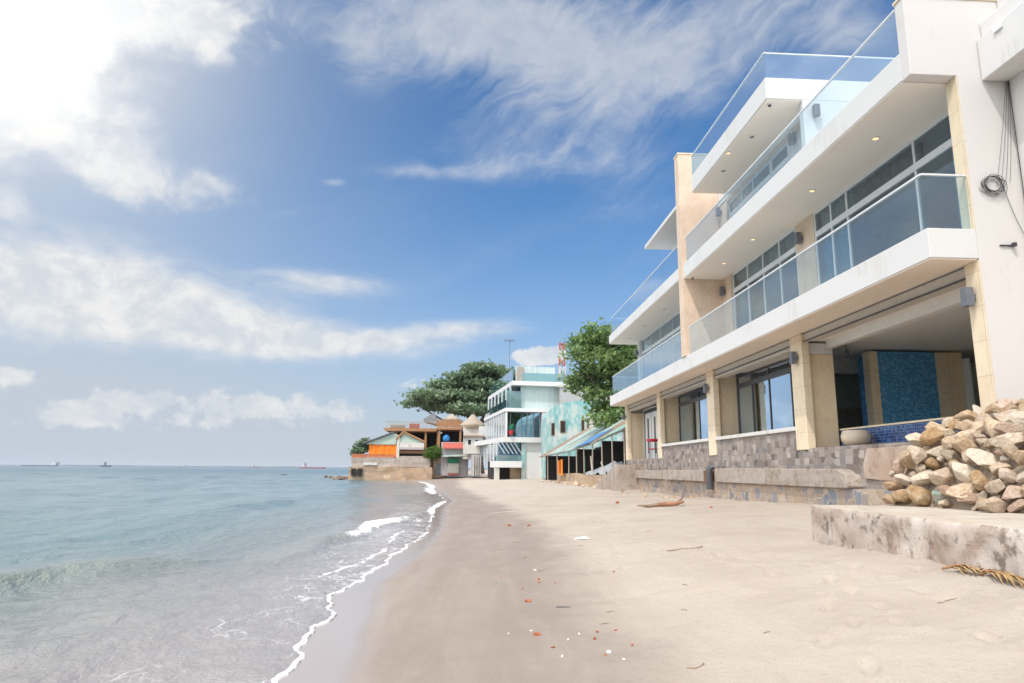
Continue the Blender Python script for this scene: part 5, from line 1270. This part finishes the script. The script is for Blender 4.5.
# ------------------------------------------------------------------ ships on the horizon
M['shipred'] = simple('ship_red_paint', (.36, .12, .13), .6, .1, .05); M['shipblue'] = simple('ship_blue_paint', (.06, .10, .17), .6, .1, .05)
M['shipgrey'] = simple('ship_grey_paint', (.22, .25, .30), .6, .1, .05); M['shipwhite'] = simple('ship_white_paint', (.55, .55, .58), .6, .05, .05)
def ship(px, Y, L, hullm, label, house, hh, derrick=(), name='cargo_ship', low=1.0, cat='ship', flip=1):
    x = (px - 473) / 682.7 * Y; s = thing(name, (x, Y, SEA), label, cat); H_ = 4.5 * low; bm_ = L * .16
    top = [(-L / 2, 0), (-L / 2 + L * .05, bm_ / 2), (L * .38, bm_ / 2), (L / 2, 0), (L * .38, -bm_ / 2), (-L / 2 + L * .05, -bm_ / 2)]
    bot = [(-L / 2 * .94, 0), (-L * .43, bm_ * .42), (L * .36, bm_ * .42), (L * .45, 0), (L * .36, -bm_ * .42), (-L * .43, -bm_ * .42)]
    vs = [(x + flip * a, Y + b, SEA - .5) for a, b in bot] + [(x + flip * a, Y + b, SEA + H_ + (1.2 * low if abs(a) > L * .45 else 0)) for a, b in top]
    MB().add(vs, [tuple(range(6))[::-1], tuple(range(6, 12))] + [(i, (i + 1) % 6, 6 + (i + 1) % 6, 6 + i) for i in range(6)]).build('hull', hullm, s)
    hx = x + flip * house * L; 
    MB().box(hx - L * .06, hx + L * .06, Y - bm_ * .35, Y + bm_ * .35, SEA + H_, SEA + H_ + hh * .6).box(hx - L * .045, hx + L * .045, Y - bm_ * .3, Y + bm_ * .3, SEA + H_ + hh * .6, SEA + H_ + hh).build('wheelhouse', 'shipwhite' if hullm != 'shipblue' else 'shipgrey', s)
    MB().box(hx + flip * L * .07, hx + flip * L * .11, Y - 2, Y + 2, SEA + H_ + hh * .2, SEA + H_ + hh * 1.15).build('funnel', hullm, s)
    MB().tube([(hx, Y, SEA + H_ + hh), (hx, Y, SEA + H_ + hh * 1.6)], .35, 6).build('mast', 'shipgrey', s)
    for t in derrick: MB().tube([(x + flip * t * L, Y, SEA + H_), (x + flip * t * L, Y, SEA + H_ + hh * .75)], .5, 6).build('derrick', 'shipgrey', s)
    return s
ship(62, 2300, 118, 'shipgrey', 'long low grey barge with its wheelhouse at the right end', .40, 9, (), 'barge', .7)
ship(123, 2000, 32, 'shipblue', 'short dark blue tugboat with a tall mast on the horizon', -.1, 8.5, (), 'tugboat', .8)
ship(195, 3600, 62, 'shipgrey', 'faint tiny grey vessel midway along the horizon', .1, 7, (), 'cargo_ship', .6)
ship(263, 3400, 60, 'shipred', 'faint small reddish vessel with twin derricks on the horizon', -.2, 8, (.1, .3), 'cargo_ship', .6)
ship(318, 2600, 98, 'shipred', 'red hulled cargo ship with a white wheelhouse at its left end, by the sea wall', -.36, 14, (-.05, .2), 'cargo_ship', 1.1)
# ------------------------------------------------------------------ moist sea air
hz = B(-9800, 9800, -2600, 9900, -7.0, 42).build('haze', mat('sea_haze', lambda g: (lambda v: (put(g.nt, v.inputs['Density'], HAZE_D), put(g.nt, v.inputs['Color'], (.84, .90, 1.0)), g.nt.links.new(v.outputs[0], g.out.inputs['Volume']), g.nt.nodes.remove(g.nt.nodes['Principled BSDF']), {})[-1])(g.node('ShaderNodeVolumePrincipled'))))
tag(hz, kind='stuff', label='thin moist air over the sea and beach')
